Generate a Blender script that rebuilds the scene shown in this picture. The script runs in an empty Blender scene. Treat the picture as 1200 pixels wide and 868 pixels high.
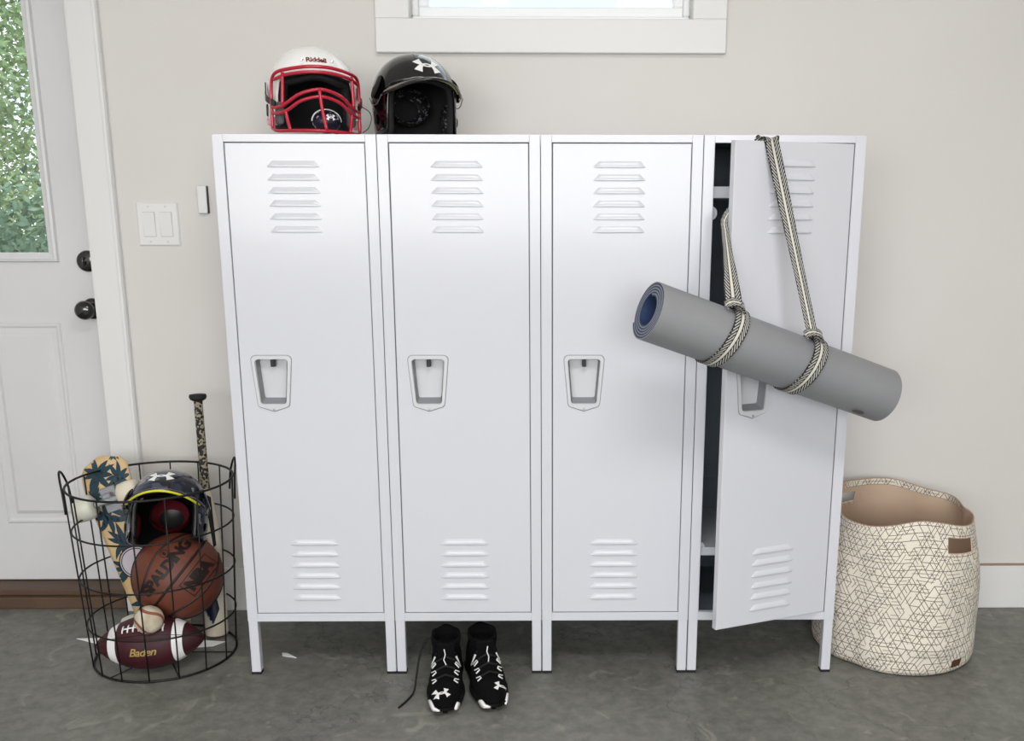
import bpy, bmesh, math, random
from mathutils import Vector, Matrix, Quaternion
from mathutils.bvhtree import BVHTree
S = bpy.context.scene
C = S.collection
random.seed(7)
PI = math.pi

# ---------------------------------------------------------------- camera
cd = bpy.data.cameras.new('camera'); cam = bpy.data.objects.new('camera', cd); C.objects.link(cam); S.camera = cam
right = Vector((0.99993039, -0.01175034, 0.00107136)); up = Vector((0.00162055, 0.2267083, 0.97396135)); fwd = Vector((0.01168726, 0.97389182, -0.22671156))
cam.matrix_world = Matrix(((right.x, up.x, -fwd.x, .0109), (right.y, up.y, -fwd.y, -2.3911), (right.z, up.z, -fwd.z, 1.1689), (0, 0, 0, 1)))
cd.sensor_width = 36; cd.sensor_fit = 'HORIZONTAL'; cd.lens = 36 * 1153.9 / 1200
cd.shift_x = -52.9 / 1200; cd.shift_y = 89.3 / 1200; cd.clip_start = .05; cd.clip_end = 300

# ---------------------------------------------------------------- sky and exposure
S.view_settings.view_transform = 'Standard'; S.view_settings.look = 'None'; S.view_settings.gamma = 1
S.view_settings.use_curve_mapping = False
S.view_settings.exposure = -0.01
SKY = 2.1
w = bpy.data.worlds.new('sky'); S.world = w; w.use_nodes = True
nt = w.node_tree; nt.nodes.clear()
tc = nt.nodes.new('ShaderNodeTexCoord'); nz = nt.nodes.new('ShaderNodeTexNoise'); nz.inputs['Scale'].default_value = 5.5; nz.inputs['Detail'].default_value = 4
rp = nt.nodes.new('ShaderNodeValToRGB'); rp.color_ramp.elements[0].position = .40; rp.color_ramp.elements[0].color = (.52, .70, .92, 1)
rp.color_ramp.elements[1].position = .47; rp.color_ramp.elements[1].color = (.97, .98, 1, 1)
bg = nt.nodes.new('ShaderNodeBackground'); bg.inputs['Strength'].default_value = SKY; wo = nt.nodes.new('ShaderNodeOutputWorld')
nt.links.new(tc.outputs['Generated'], nz.inputs['Vector']); nt.links.new(nz.outputs['Fac'], rp.inputs['Fac'])
nt.links.new(rp.outputs['Color'], bg.inputs['Color']); nt.links.new(bg.outputs[0], wo.inputs['Surface'])
# daylight coming in through the open garage door (area lamp the size of the opening, facing into the room)
def area(name, loc, rot, sx, sy, power, col=(1, 1, 1)):
    l = bpy.data.lights.new(name, 'AREA'); l.shape = 'RECTANGLE'; l.size = sx; l.size_y = sy; l.energy = power; l.color = col
    o = bpy.data.objects.new(name, l); C.objects.link(o); o.location = loc; o.rotation_euler = rot; return o
area('garage_door_daylight', (-.3, -5.45, 1.62), (PI / 2, 0, 0), 4.6, 1.15, 125, (1, .99, .975))

area('added_overhead_light', (.2, -1.9, 2.6), (0, 0, 0), 1.3, .6, 34, (1, .99, .98))   # added light behind the viewer, no fixture known; deepens shade under the lockers

# ---------------------------------------------------------------- helpers
def link(o, parent=None):
    C.objects.link(o)
    if parent: o.parent = parent
    return o
def tag(o, label, cat, group=None):
    o['label'] = label; o['category'] = cat
    if group: o['group'] = group
    return o
def thing(name, label, cat, loc=(0, 0, 0), rot=(0, 0, 0), group=None):
    o = bpy.data.objects.new(name, None); o.empty_display_size = .05; link(o); o.location = loc; o.rotation_euler = rot
    return tag(o, label, cat, group)
def obj(name, bm, mat, parent=None, smooth=False, loc=None, rot=None):
    me = bpy.data.meshes.new(name); bm.normal_update(); bm.to_mesh(me); bm.free()
    for m in (mat if isinstance(mat, (list, tuple)) else [mat]): me.materials.append(m)
    if smooth:
        me.shade_smooth() if smooth is True else me.set_sharp_from_angle(angle=math.radians(smooth)) or None
        for p in me.polygons: p.use_smooth = True
    o = bpy.data.objects.new(name, me); link(o, parent)
    if loc: o.location = loc
    if rot: o.rotation_euler = rot
    return o
def struct(name, bm, mat, parent=None, smooth=False):
    o = obj(name, bm, mat, parent, smooth)
    o['kind'] = 'structure'
    return o
def BM(): return bmesh.new()
def box(bm, x0, x1, y0, y1, z0, z1, bev=0, seg=1):
    r = bmesh.ops.create_cube(bm, size=1); vs = r['verts']
    for v in vs:
        v.co = Vector((x0 + (x1 - x0) * (v.co.x + .5), y0 + (y1 - y0) * (v.co.y + .5), z0 + (z1 - z0) * (v.co.z + .5)))
    if bev:
        es = list({e for v in vs for e in v.link_edges})
        bmesh.ops.bevel(bm, geom=es, offset=bev, segments=seg, affect='EDGES', profile=.5)
    return bm
def catmull(P, n=6, closed=False):
    P = [Vector(p) for p in P]; out = []; N = len(P)
    rng = range(N) if closed else range(N - 1)
    for i in rng:
        p0 = P[(i - 1) % N] if (closed or i > 0) else P[0] * 2 - P[1]
        p1 = P[i]; p2 = P[(i + 1) % N]
        p3 = P[(i + 2) % N] if (closed or i + 2 < N) else P[-1] * 2 - P[-2]
        for k in range(n):
            t = k / n
            out.append(.5 * ((2 * p1) + (p2 - p0) * t + (2 * p0 - 5 * p1 + 4 * p2 - p3) * t * t + (3 * p1 - p0 - 3 * p2 + p3) * t ** 3))
    if not closed: out.append(P[-1])
    return out
def tube(bm, P, r, n=8, closed=False, caps=True, up0=None):
    P = [Vector(p) for p in P]; N = len(P); rings = []
    T = []
    for i in range(N):
        a = P[(i - 1) % N] if (closed or i > 0) else P[i]; b = P[(i + 1) % N] if (closed or i < N - 1) else P[i]
        T.append((b - a).normalized())
    u = up0 or T[0].orthogonal().normalized()
    for i in range(N):
        if i: u = (T[i - 1].rotation_difference(T[i])) @ u
        u = (u - T[i] * u.dot(T[i])).normalized(); v = T[i].cross(u)
        ri = r[i] if isinstance(r, (list, tuple)) else r
        rings.append([bm.verts.new(P[i] + (u * math.cos(2 * PI * k / n) + v * math.sin(2 * PI * k / n)) * ri) for k in range(n)])
    for i in range(N if closed else N - 1):
        A = rings[i]; B = rings[(i + 1) % N]
        for k in range(n): bm.faces.new((A[k], A[(k + 1) % n], B[(k + 1) % n], B[k]))
    if caps and not closed:
        bm.faces.new(rings[0][::-1]); bm.faces.new(rings[-1])
    return bm
def loft(bm, rings, closed_ring=True, cap0=False, cap1=False):
    R = [[bm.verts.new(p) for p in r] for r in rings]; n = len(R[0])
    for A, B in zip(R[:-1], R[1:]):
        for k in range(n if closed_ring else n - 1): bm.faces.new((A[k], A[(k + 1) % n], B[(k + 1) % n], B[k]))
    if cap0: bm.faces.new(R[0][::-1])
    if cap1: bm.faces.new(R[-1])
    bmesh.ops.recalc_face_normals(bm, faces=bm.faces[:])
    return bm
def lathe(bm, prof, n=32, axis='Z', M=None):
    R = []
    for r, h in prof:
        if r < 1e-6: R.append([bm.verts.new((0, 0, h))])
        else: R.append([bm.verts.new((r * math.cos(2 * PI * k / n), r * math.sin(2 * PI * k / n), h)) for k in range(n)])
    vs = [v for r in R for v in r]
    for A, B in zip(R[:-1], R[1:]):
        for k in range(n):
            k2 = (k + 1) % n
            if len(A) == 1 and len(B) == 1: continue
            if len(A) == 1: bm.faces.new((A[0], B[k], B[k2]))
            elif len(B) == 1: bm.faces.new((A[k], B[0], A[k2]))
            else: bm.faces.new((A[k], B[k], B[k2], A[k2]))
    rot = {'Z': Matrix(), 'Y': Matrix.Rotation(-PI / 2, 4, 'X'), 'X': Matrix.Rotation(PI / 2, 4, 'Y')}[axis]
    for v in vs:
        v.co = rot @ v.co
        if M is not None: v.co = M @ v.co
    bmesh.ops.recalc_face_normals(bm, faces=bm.faces[:])
    return bm
def nested(bm, loops, cap=True):      # loops of equal-length point lists
    R = [[bm.verts.new(p) for p in l] for l in loops]; n = len(R[0])
    for A, B in zip(R[:-1], R[1:]):
        for k in range(n): bm.faces.new((A[k], A[(k + 1) % n], B[(k + 1) % n], B[k]))
    if cap: bm.faces.new(R[-1])
    return bm
def ribbon(bm, P, Wd, width, thick, uvscale=1.0):
    """flat strap along P, Wd = width directions, with UV (u across 0-1, v metres along)"""
    uv = bm.loops.layers.uv.verify(); P = [Vector(p) for p in P]; N = len(P); rows = []; d = 0
    for i in range(N):
        T = (P[min(i + 1, N - 1)] - P[max(i - 1, 0)]).normalized(); wv = Vector(Wd[i]); wv = (wv - T * wv.dot(T)).normalized(); nn = T.cross(wv)
        wd = width[i] if isinstance(width, (list, tuple)) else width
        if i: d += (P[i] - P[i - 1]).length
        rows.append(([bm.verts.new(P[i] - wv * wd / 2 + nn * thick / 2), bm.verts.new(P[i] + wv * wd / 2 + nn * thick / 2), bm.verts.new(P[i] + wv * wd / 2 - nn * thick / 2), bm.verts.new(P[i] - wv * wd / 2 - nn * thick / 2)], d))
    U = (0, 1, 1, 0)
    for (A, da), (B, db) in zip(rows[:-1], rows[1:]):
        for k in range(4):
            k2 = (k + 1) % 4
            f = bm.faces.new((A[k], A[k2], B[k2], B[k]))
            for l, (uu, vv) in zip(f.loops, ((U[k], da), (U[k2], da), (U[k2], db), (U[k], db))): l[uv].uv = (uu, vv)
    bm.faces.new(rows[0][0][::-1]); bm.faces.new(rows[-1][0])
    return bm
def smooth01(a, b, x):
    t = max(0, min(1, (x - a) / (b - a))); return t * t * (3 - 2 * t)
def bvh_of(o):
    bm = BM(); bm.from_mesh(o.data); t = BVHTree.FromBMesh(bm); bm.free(); return t
def project_print(name, target, flat_bm, origin, rt, upv, mat, parent, off=.0008, maxe=.006, depth=.3, thick=0):
    """flat_bm lies in the xy plane; lay it on the target's own surface (a print on the surface)"""
    tree = bvh_of(target); rt = Vector(rt).normalized(); upv = Vector(upv); upv = (upv - rt * upv.dot(rt)).normalized(); n = rt.cross(upv)
    bmesh.ops.triangulate(flat_bm, faces=flat_bm.faces[:])
    for _ in range(5):
        le = [e for e in flat_bm.edges if e.calc_length() > maxe]
        if not le: break
        bmesh.ops.subdivide_edges(flat_bm, edges=le, cuts=1)
        bmesh.ops.triangulate(flat_bm, faces=flat_bm.faces[:])
    origin = Vector(origin); dead = []
    for v in flat_bm.verts:
        p = origin + rt * v.co.x + upv * v.co.y + n * depth
        hit, nor, _, _ = tree.ray_cast(p, -n)
        if hit is None: dead.append(v); continue
        if nor.dot(n) < 0: nor = -nor
        v.co = hit + nor * off
    bmesh.ops.delete(flat_bm, geom=dead, context='VERTS')
    return obj(name, flat_bm, mat, parent)
def text_bm(s, size, bold=0.0, shear=0.0, space=1.0):
    cu = bpy.data.curves.new('t', 'FONT'); cu.body = s; cu.size = size; cu.align_x = 'CENTER'; cu.align_y = 'CENTER'; cu.offset = bold; cu.shear = shear; cu.space_character = space; cu.resolution_u = 3
    o = bpy.data.objects.new('t', cu); C.objects.link(o); bpy.context.view_layer.update()
    me = bpy.data.meshes.new_from_object(o.evaluated_get(bpy.context.evaluated_depsgraph_get()))
    bm = BM(); bm.from_mesh(me); bpy.data.objects.remove(o); bpy.data.curves.remove(cu); bpy.data.meshes.remove(me)
    return bm
def emblem_bm(w_, h_):
    """two crossing flared arcs, one open upward, one open downward"""
    bm = BM()
    for s in (1, -1):
        a = []; b = []
        for i in range(13):
            t = -1 + 2 * i / 12; x = t; y = s * (-.16 + .85 * abs(t) ** 2.1); x = t * (1 - .12 * abs(t))
            wd = .085 + .30 * abs(t) ** 2.2
            tx, ty = 1, s * 1.785 * abs(t) ** 1.1 * (1 if t > 0 else -1); L = math.hypot(tx, ty); nx, ny = -ty / L, tx / L
            a.append(bm.verts.new(((x + nx * wd) * w_ / 2.2, (y + ny * wd) * h_ / 1.7, 0))); b.append(bm.verts.new(((x - nx * wd) * w_ / 2.2, (y - ny * wd) * h_ / 1.7, 0)))
        for i in range(12): bm.faces.new((b[i], b[i + 1], a[i + 1], a[i]))
    return bm

# ---------------------------------------------------------------- materials
def srgb(c):
    return tuple((x / 12.92 if x <= .04045 else ((x + .055) / 1.055) ** 2.4) for x in [v / 255 for v in c]) + (1,)
def mat(name, col, rough=.5, metal=0, bump=None, coat=0, var=None, spec=.5, coords='Object', emit=None, bdist=.001):
    m = bpy.data.materials.new(name); m.use_nodes = True; n = m.node_tree; b = n.nodes['Principled BSDF']
    col = srgb(col); b.inputs['Base Color'].default_value = col; b.inputs['Roughness'].default_value = rough; b.inputs['Metallic'].default_value = metal
    b.inputs['Coat Weight'].default_value = coat; b.inputs['Coat Roughness'].default_value = .06; b.inputs['Specular IOR Level'].default_value = spec
    if bump or var: t = n.nodes.new('ShaderNodeTexCoord')
    if bump:      # (scale, strength)
        z = n.nodes.new('ShaderNodeTexNoise'); z.inputs['Scale'].default_value = bump[0]; z.inputs['Detail'].default_value = 3
        bp = n.nodes.new('ShaderNodeBump'); bp.inputs['Strength'].default_value = bump[1]; bp.inputs['Distance'].default_value = bdist
        n.links.new(t.outputs[coords], z.inputs['Vector']); n.links.new(z.outputs['Fac'], bp.inputs['Height']); n.links.new(bp.outputs[0], b.inputs['Normal'])
    if var:       # (scale, second colour, low, high)
        z = n.nodes.new('ShaderNodeTexNoise'); z.inputs['Scale'].default_value = var[0]; z.inputs['Detail'].default_value = 5
        r = n.nodes.new('ShaderNodeValToRGB'); r.color_ramp.elements[0].position = var[2]; r.color_ramp.elements[1].position = var[3]
        r.color_ramp.elements[0].color = col; r.color_ramp.elements[1].color = srgb(var[1])
        n.links.new(t.outputs[coords], z.inputs['Vector']); n.links.new(z.outputs['Fac'], r.inputs['Fac']); n.links.new(r.outputs['Color'], b.inputs['Base Color'])
    return m
class N:      # tiny node helper
    def __init__(s, m): s.t = m.node_tree; s.b = s.t.nodes['Principled BSDF']
    def nd(s, typ, **k):
        n = s.t.nodes.new(typ)
        for a, v in k.items(): setattr(n, a, v)
        return n
    def math(s, op, a, b=None, c=None):
        n = s.nd('ShaderNodeMath', operation=op)
        for i, v in enumerate((a, b, c)):
            if v is None: continue
            if isinstance(v, (int, float)): n.inputs[i].default_value = v
            else: s.t.links.new(v, n.inputs[i])
        return n.outputs[0]
    def mix(s, f, a, b):
        n = s.nd('ShaderNodeMix', data_type='RGBA')
        for i, v in ((0, f), (6, a), (7, b)):
            if isinstance(v, tuple): n.inputs[i].default_value = v
            elif isinstance(v, (int, float)): n.inputs[i].default_value = v
            else: s.t.links.new(v, n.inputs[i])
        return n.outputs[2]
    def link(s, a, b): s.t.links.new(a, b)

M = {}
M['wall'] = mat('wall_paint', (219, 216, 213), .75, bump=(220, .08), var=(1.3, (214, 212, 207), .35, .7))
M['white_trim'] = mat('trim_paint', (226, 226, 225), .42, bump=(60, .05))
M['door_paint'] = mat('door_paint', (216, 216, 218), .4, bump=(14, .04), var=(3, (211, 211, 212), .4, .75))
M['ceiling'] = mat('ceiling_paint', (235, 233, 228), .8)
M['locker'] = mat('white_locker_enamel', (211, 212, 219), .17, bump=(7, .06), bdist=.006, spec=.42)
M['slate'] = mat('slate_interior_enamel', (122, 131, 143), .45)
M['grey_pl'] = mat('light_grey_plastic', (206, 207, 211), .35)
M['grey_pk'] = mat('pocket_grey_plastic', (138, 141, 145), .5)
M['pk_back'] = mat('pocket_back', (206, 207, 211), .35)
M['black'] = mat('black_plastic', (16, 16, 17), .4)
M['gloss_black'] = mat('gloss_black_shell', (9, 9, 12), .14, coat=.8)
M['matte_black'] = mat('matte_black_rubber', (22, 22, 23), .75, bump=(300, .2))
M['chrome'] = mat('screw_metal', (190, 190, 192), .25, 1)
M['wire'] = mat('black_wire', (20, 19, 18), .5, .3, bump=(200, .1))
M['gloss_white'] = mat('gloss_white_shell', (250, 249, 248), .18, coat=.5)
M['white'] = mat('white_print', (240, 240, 240), .5)
M['red'] = mat('red_coated_wire', (186, 24, 52), .3, coat=.3)
M['red_txt'] = mat('dark_red_print', (120, 20, 40), .5)
M['pad_grey'] = mat('pad_grey', (98, 98, 100), .8, bump=(500, .3))
M['foam_dark'] = mat('foam_dark', (27, 27, 29), .9, bump=(600, .4))
M['yellow'] = mat('yellow_piping', (222, 218, 60), .5)
M['lime'] = mat('lime_piping', (190, 210, 90), .5)
M['maroon_pad'] = mat('maroon_pad', (84, 14, 26), .4, coat=.2)
M['leather_ball'] = mat('basketball_leather', (112, 60, 42), .5, bump=(420, .9), var=(9, (96, 48, 34), .35, .7))
M['seam_black'] = mat('seam_rubber', (30, 18, 14), .5)
M['ball_print'] = mat('ball_print', (26, 14, 12), .5)
M['football'] = mat('maroon_football_leather', (66, 14, 26), .5, bump=(600, .9), var=(12, (52, 10, 20), .4, .7))
M['gold'] = mat('gold_print', (186, 160, 92), .45, .2)
M['baseball'] = mat('scuffed_white_leather', (212, 202, 182), .6, bump=(90, .2), var=(22, (168, 148, 118), .45, .75))
M['stitch'] = mat('stitch_red', (146, 88, 68), .7)
M['bat_body'] = mat('bat_pearl_white', (222, 214, 196), .25, coat=.5, var=(14, (206, 192, 166), .4, .8))
M['navy'] = mat('navy_print', (20, 28, 48), .3, coat=.3)
M['silver'] = mat('silver_print', (205, 208, 214), .3, .3)
M['deck_wood'] = mat('deck_print_tan', (204, 172, 124), .45, coat=.3, var=(7, (214, 188, 144), .4, .7))
M['deck_edge'] = mat('maple_edge', (214, 196, 160), .5)
M['palm'] = mat('palm_print_teal', (16, 52, 66), .45, coat=.3)
M['cream_wheel'] = mat('cream_urethane', (226, 218, 196), .45)
M['white_wheel'] = mat('milky_urethane', (214, 214, 200), .4)
M['truck'] = mat('truck_alloy', (150, 152, 156), .45, .6)
M['mat_grey'] = mat('yoga_mat_grey', (139, 140, 143), .5, bump=(500, .25), var=(4, (132, 133, 137), .4, .7))
M['mat_navy'] = mat('yoga_mat_navy', (40, 56, 92), .6, bump=(500, .2))
M['lining'] = mat('tan_lining', (206, 182, 160), .9, bump=(500, .35), var=(6, (196, 170, 148), .4, .7))
M['leather_tag'] = mat('brown_leather_tag', (84, 50, 30), .55)
M['painted_sunlight'] = mat('sunlight_white', (255, 255, 255), .6)  # plain white standing in for sunlight on the floor
M['shoe'] = mat('black_shoe_fabric', (5, 5, 6), .9, bump=(800, .5), spec=.15)
M['shoe_rub'] = mat('black_shoe_rubber', (8, 8, 9), .6, spec=.2)
M['lace'] = mat('black_lace', (15, 15, 15), .8, bump=(900, .4))
M['vinyl'] = mat('window_vinyl', (240, 241, 243), .35)
M['sill_wood'] = mat('stained_sill', (94, 72, 55), .55, bump=(40, .2), var=(5, (78, 58, 44), .35, .7))
M['driveway'] = mat('driveway_asphalt', (96, 96, 94), .9)
M['grass'] = mat('lawn', (96, 112, 74), .9)
M['leaf'] = mat('leaf_green', (128, 154, 96), .5, var=(1.6, (176, 192, 140), .4, .65))
M['leaf2'] = mat('leaf_dark_green', (88, 122, 92), .5, var=(1.6, (150, 176, 146), .4, .65))
M['bark'] = mat('bark', (92, 76, 60), .9)

# concrete floor
m = mat('garage_concrete', (120, 119, 114), .5); M['floor'] = m; n = N(m)
t = n.nd('ShaderNodeTexCoord'); cs = []
def nz_(sc, det=6, ro=.6, dist=0):
    z = n.nd('ShaderNodeTexNoise'); z.inputs['Scale'].default_value = sc; z.inputs['Detail'].default_value = det; z.inputs['Roughness'].default_value = ro; z.inputs['Distortion'].default_value = dist
    n.link(t.outputs['Object'], z.inputs['Vector']); return z.outputs['Fac']
def ramp_(f, a, b, ca, cb):
    r = n.nd('ShaderNodeValToRGB'); r.color_ramp.elements[0].position = a; r.color_ramp.elements[1].position = b; r.color_ramp.elements[0].color = ca; r.color_ramp.elements[1].color = cb
    n.link(f, r.inputs['Fac']); return r.outputs['Color']
base = ramp_(nz_(2.2, 8, .65, .6), .3, .72, srgb((88, 89, 84)), srgb((130, 131, 124)))
fine = ramp_(nz_(26, 8, .7, .3), .35, .7, srgb((88, 88, 83)), srgb((152, 150, 142)))
c1 = n.mix(.42, base, fine)
spots = ramp_(nz_(11, 4, .5, 1.2), .62, .72, (0, 0, 0, 1), (1, 1, 1, 1))
c2 = n.mix(n.math('MULTIPLY', spots, .35), c1, srgb((176, 173, 160)))
vo = n.nd('ShaderNodeTexVoronoi', feature='DISTANCE_TO_EDGE'); vo.inputs['Scale'].default_value = 1.15
mp = n.nd('ShaderNodeVectorMath', operation='ADD'); zc = n.nd('ShaderNodeTexNoise'); zc.inputs['Scale'].default_value = 3.5; zc.inputs['Detail'].default_value = 8
n.link(t.outputs['Object'], zc.inputs['Vector']); n.link(t.outputs['Object'], mp.inputs[0]); n.link(zc.outputs['Color'], mp.inputs[1]); n.link(mp.outputs[0], vo.inputs['Vector'])
crack = n.math('LESS_THAN', vo.outputs['Distance'], .0035)
c3 = n.mix(n.math('MULTIPLY', crack, .45), c2, srgb((60, 60, 58)))
n.link(c3, n.b.inputs['Base Color'])
n.link(n.math('MULTIPLY_ADD', nz_(6), .35, .34), n.b.inputs['Roughness'])
bp = n.nd('ShaderNodeBump'); bp.inputs['Strength'].default_value = .25; bp.inputs['Distance'].default_value = .003
n.link(nz_(60, 8, .7), bp.inputs['Height']); n.link(bp.outputs[0], n.b.inputs['Normal'])

# thin window glass
m = bpy.data.materials.new('window_glass'); m.use_nodes = True; g = m.node_tree; g.nodes.clear()
o_ = g.nodes.new('ShaderNodeOutputMaterial'); mx = g.nodes.new('ShaderNodeMixShader'); tr = g.nodes.new('ShaderNodeBsdfTransparent'); gl = g.nodes.new('ShaderNodeBsdfGlossy')
tr.inputs['Color'].default_value = (.93, .97, .96, 1); gl.inputs['Roughness'].default_value = .02; mx.inputs['Fac'].default_value = .07
g.links.new(tr.outputs[0], mx.inputs[1]); g.links.new(gl.outputs[0], mx.inputs[2]); g.links.new(mx.outputs[0], o_.inputs['Surface']); M['glass'] = m

# digital camo shell
m = mat('camo_gloss_shell', (30, 34, 46), .16, coat=.7); M['camo'] = m; n = N(m); t = n.nd('ShaderNodeTexCoord')
v = n.nd('ShaderNodeTexVoronoi', distance='CHEBYCHEV'); v.inputs['Scale'].default_value = 42; v.inputs['Randomness'].default_value = .55; n.link(t.outputs['Object'], v.inputs['Vector'])
r = n.nd('ShaderNodeValToRGB'); r.color_ramp.interpolation = 'CONSTANT'
for p_, c_ in ((.38, (44, 50, 68)), (.6, (74, 80, 94)), (.78, (120, 124, 134)), (.9, (40, 30, 34))):
    e = r.color_ramp.elements.new(p_); e.color = srgb(c_)
r.color_ramp.elements[0].color = srgb((18, 22, 36)); n.link(v.outputs['Color'], r.inputs['Fac']); n.link(r.outputs['Color'], n.b.inputs['Base Color'])
# speckled fabric pad, speckled bat grip
def speck(name, a, b, sc, th, rough=.6):
    m = mat(name, a, rough); n = N(m); t = n.nd('ShaderNodeTexCoord'); v = n.nd('ShaderNodeTexVoronoi'); v.inputs['Scale'].default_value = sc
    n.link(t.outputs['Object'], v.inputs['Vector']); s = n.nd('ShaderNodeSeparateColor'); n.link(v.outputs['Color'], s.inputs[0])
    n.link(n.mix(n.math('GREATER_THAN', s.outputs[0], th), srgb(a), srgb(b)), n.b.inputs['Base Color']); return m
M['speck_pad'] = speck('speckled_liner', (12, 12, 14), (120, 120, 126), 260, .86, .5)
M['grip'] = speck('speckled_grip_tape', (26, 24, 20), (150, 142, 120), 170, .62)
M['navy_speck'] = speck('navy_speckled_pad', (16, 20, 40), (150, 154, 170), 150, .84, .4)

# webbing strap: cream centre line, dark lines, chevron sides
m = mat('striped_webbing', (190, 188, 176), .8); M['webbing'] = m; n = N(m); t = n.nd('ShaderNodeUVMap'); s = n.nd('ShaderNodeSeparateXYZ'); n.link(t.outputs[0], s.inputs[0])
u = n.math('ABSOLUTE', n.math('SUBTRACT', s.outputs['X'], .5)); vv = s.outputs['Y']
chev = n.math('FRACT', n.math('ADD', n.math('MULTIPLY', vv, 105), n.math('MULTIPLY', u, 6)))
side = n.math('GREATER_THAN', chev, .46)
c_side = n.mix(side, srgb((184, 184, 178)), srgb((38, 38, 38)))
cen = n.math('LESS_THAN', u, .09); lin = n.math('LESS_THAN', u, .15)
edge = n.math('MULTIPLY', n.math('GREATER_THAN', u, .43), n.math('GREATER_THAN', n.math('FRACT', n.math('MULTIPLY', vv, 120)), .35)); c_side = n.mix(edge, c_side, srgb((24, 24, 24)))
c_ = n.mix(lin, c_side, srgb((38, 37, 37))); c_ = n.mix(cen, c_, srgb((208, 206, 194))); n.link(c_, n.b.inputs['Base Color'])

# geometric triangle-line canvas
m = mat('triangle_line_canvas', (230, 222, 208), .9); M['canvas'] = m; n = N(m); t = n.nd('ShaderNodeUVMap'); s = n.nd('ShaderNodeSeparateXYZ'); n.link(t.outputs[0], s.inputs[0])
tot = None; cell = .0195
for i, a in enumerate((0, 60, 120)):
    ca, sa = math.cos(math.radians(a)), math.sin(math.radians(a)); q = cell
    d = n.math('ADD', n.math('MULTIPLY', s.outputs['X'], -sa / q), n.math('MULTIPLY', s.outputs['Y'], ca / q))
    e = n.math('ADD', n.math('MULTIPLY', s.outputs['X'], ca / (q * 1.1547)), n.math('MULTIPLY', s.outputs['Y'], sa / (q * 1.1547)))
    k = n.math('ROUND', d); near = n.math('LESS_THAN', n.math('ABSOLUTE', n.math('SUBTRACT', d, k)), .048)
    wn = n.nd('ShaderNodeTexWhiteNoise', noise_dimensions='3D'); cx = n.nd('ShaderNodeCombineXYZ'); n.link(k, cx.inputs[0])
    n.link(n.math('FLOOR', n.math('ADD', e, n.math('MULTIPLY', k, .5))), cx.inputs[1]); cx.inputs[2].default_value = i * 7.3
    n.link(cx.outputs[0], wn.inputs['Vector']); on = n.math('GREATER_THAN', wn.outputs['Value'], .20)
    l_ = n.math('MULTIPLY', near, on); tot = l_ if tot is None else n.math('MAXIMUM', tot, l_)
    # finer half-step lines inside some cells
    d2 = n.math('SUBTRACT', d, .5); k2 = n.math('ROUND', d2); near2 = n.math('LESS_THAN', n.math('ABSOLUTE', n.math('SUBTRACT', d2, k2)), .04)
    wn2 = n.nd('ShaderNodeTexWhiteNoise', noise_dimensions='3D'); cx2 = n.nd('ShaderNodeCombineXYZ'); n.link(k2, cx2.inputs[0])
    n.link(n.math('FLOOR', n.math('ADD', e, n.math('MULTIPLY', k2, .5))), cx2.inputs[1]); cx2.inputs[2].default_value = i * 5.1 + 30
    n.link(cx2.outputs[0], wn2.inputs['Vector']); on2 = n.math('GREATER_THAN', wn2.outputs['Value'], .62)
    tot = n.math('MAXIMUM', tot, n.math('MULTIPLY', near2, on2))
n.link(n.mix(n.math('MULTIPLY', tot, .86), srgb((230, 222, 208)), srgb((66, 52, 44))), n.b.inputs['Base Color'])

# ---------------------------------------------------------------- setting
YW = .449
XL, XR, YF, ZC = -2.9, 3.2, -5.5, 2.62
struct('floor', box(BM(), XL - .15, XR + .15, YF - .15, YW + .16, -.12, 0), M['floor'])
struct('ceiling', box(BM(), XL - .15, XR + .15, YF - .15, YW + .15, ZC, ZC + .12), M['ceiling'])
DX0, DX1, DZ = -2.19, -1.2635, 2.06            # doorway
WX0, WX1, WZ0, WZ1 = -.352, .407, 1.686, 2.18   # window opening
b = BM(); T = YW + .15
box(b, XL - .15, DX0, YW, T, 0, ZC); box(b, DX0, DX1, YW, T, DZ, ZC); box(b, DX1, WX0, YW, T, 0, ZC)
box(b, WX0, WX1, YW, T, 0, WZ0); box(b, WX0, WX1, YW, T, WZ1, ZC); box(b, WX1, XR + .15, YW, T, 0, ZC)
struct('wall_back', b, M['wall'])
struct('wall_left', box(BM(), XL - .15, XL, YF, YW, 0, ZC), M['wall'])
struct('wall_right', box(BM(), XR, XR + .15, YF, YW, 0, ZC), M['wall'])
b = BM(); box(b, XL - .15, -2.6, YF - .15, YF, 0, ZC); box(b, 2.0, XR + .15, YF - .15, YF, 0, ZC); box(b, -2.6, 2.0, YF - .15, YF, 2.2, ZC)
struct('wall_front', b, M['wall'])
struct('ground', box(BM(), -40, 40, -40, YF - .15, -.14, -.02), M['driveway'])
struct('lawn', box(BM(), -40, 40, YW + .16, 40, -.2, -.05), M['grass'])
# baseboards
def basebd(name, x0, x1):
    b = BM(); box(b, x0, x1, YW - .015, YW, 0, .136, .0015); o = struct(name, b, M['white_trim']); return o
basebd('baseboard_left', -1.18, .3); basebd('baseboard_right', .3005, XR)
b = BM(); box(b, .3005, XR, YW - .0135, YW, .136, .1395); struct('trim_5', b, mat('caulk_and_shadow', (158, 138, 116), .8))  # thin brown strip: caulk line with its small shadow put into the colour
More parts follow.
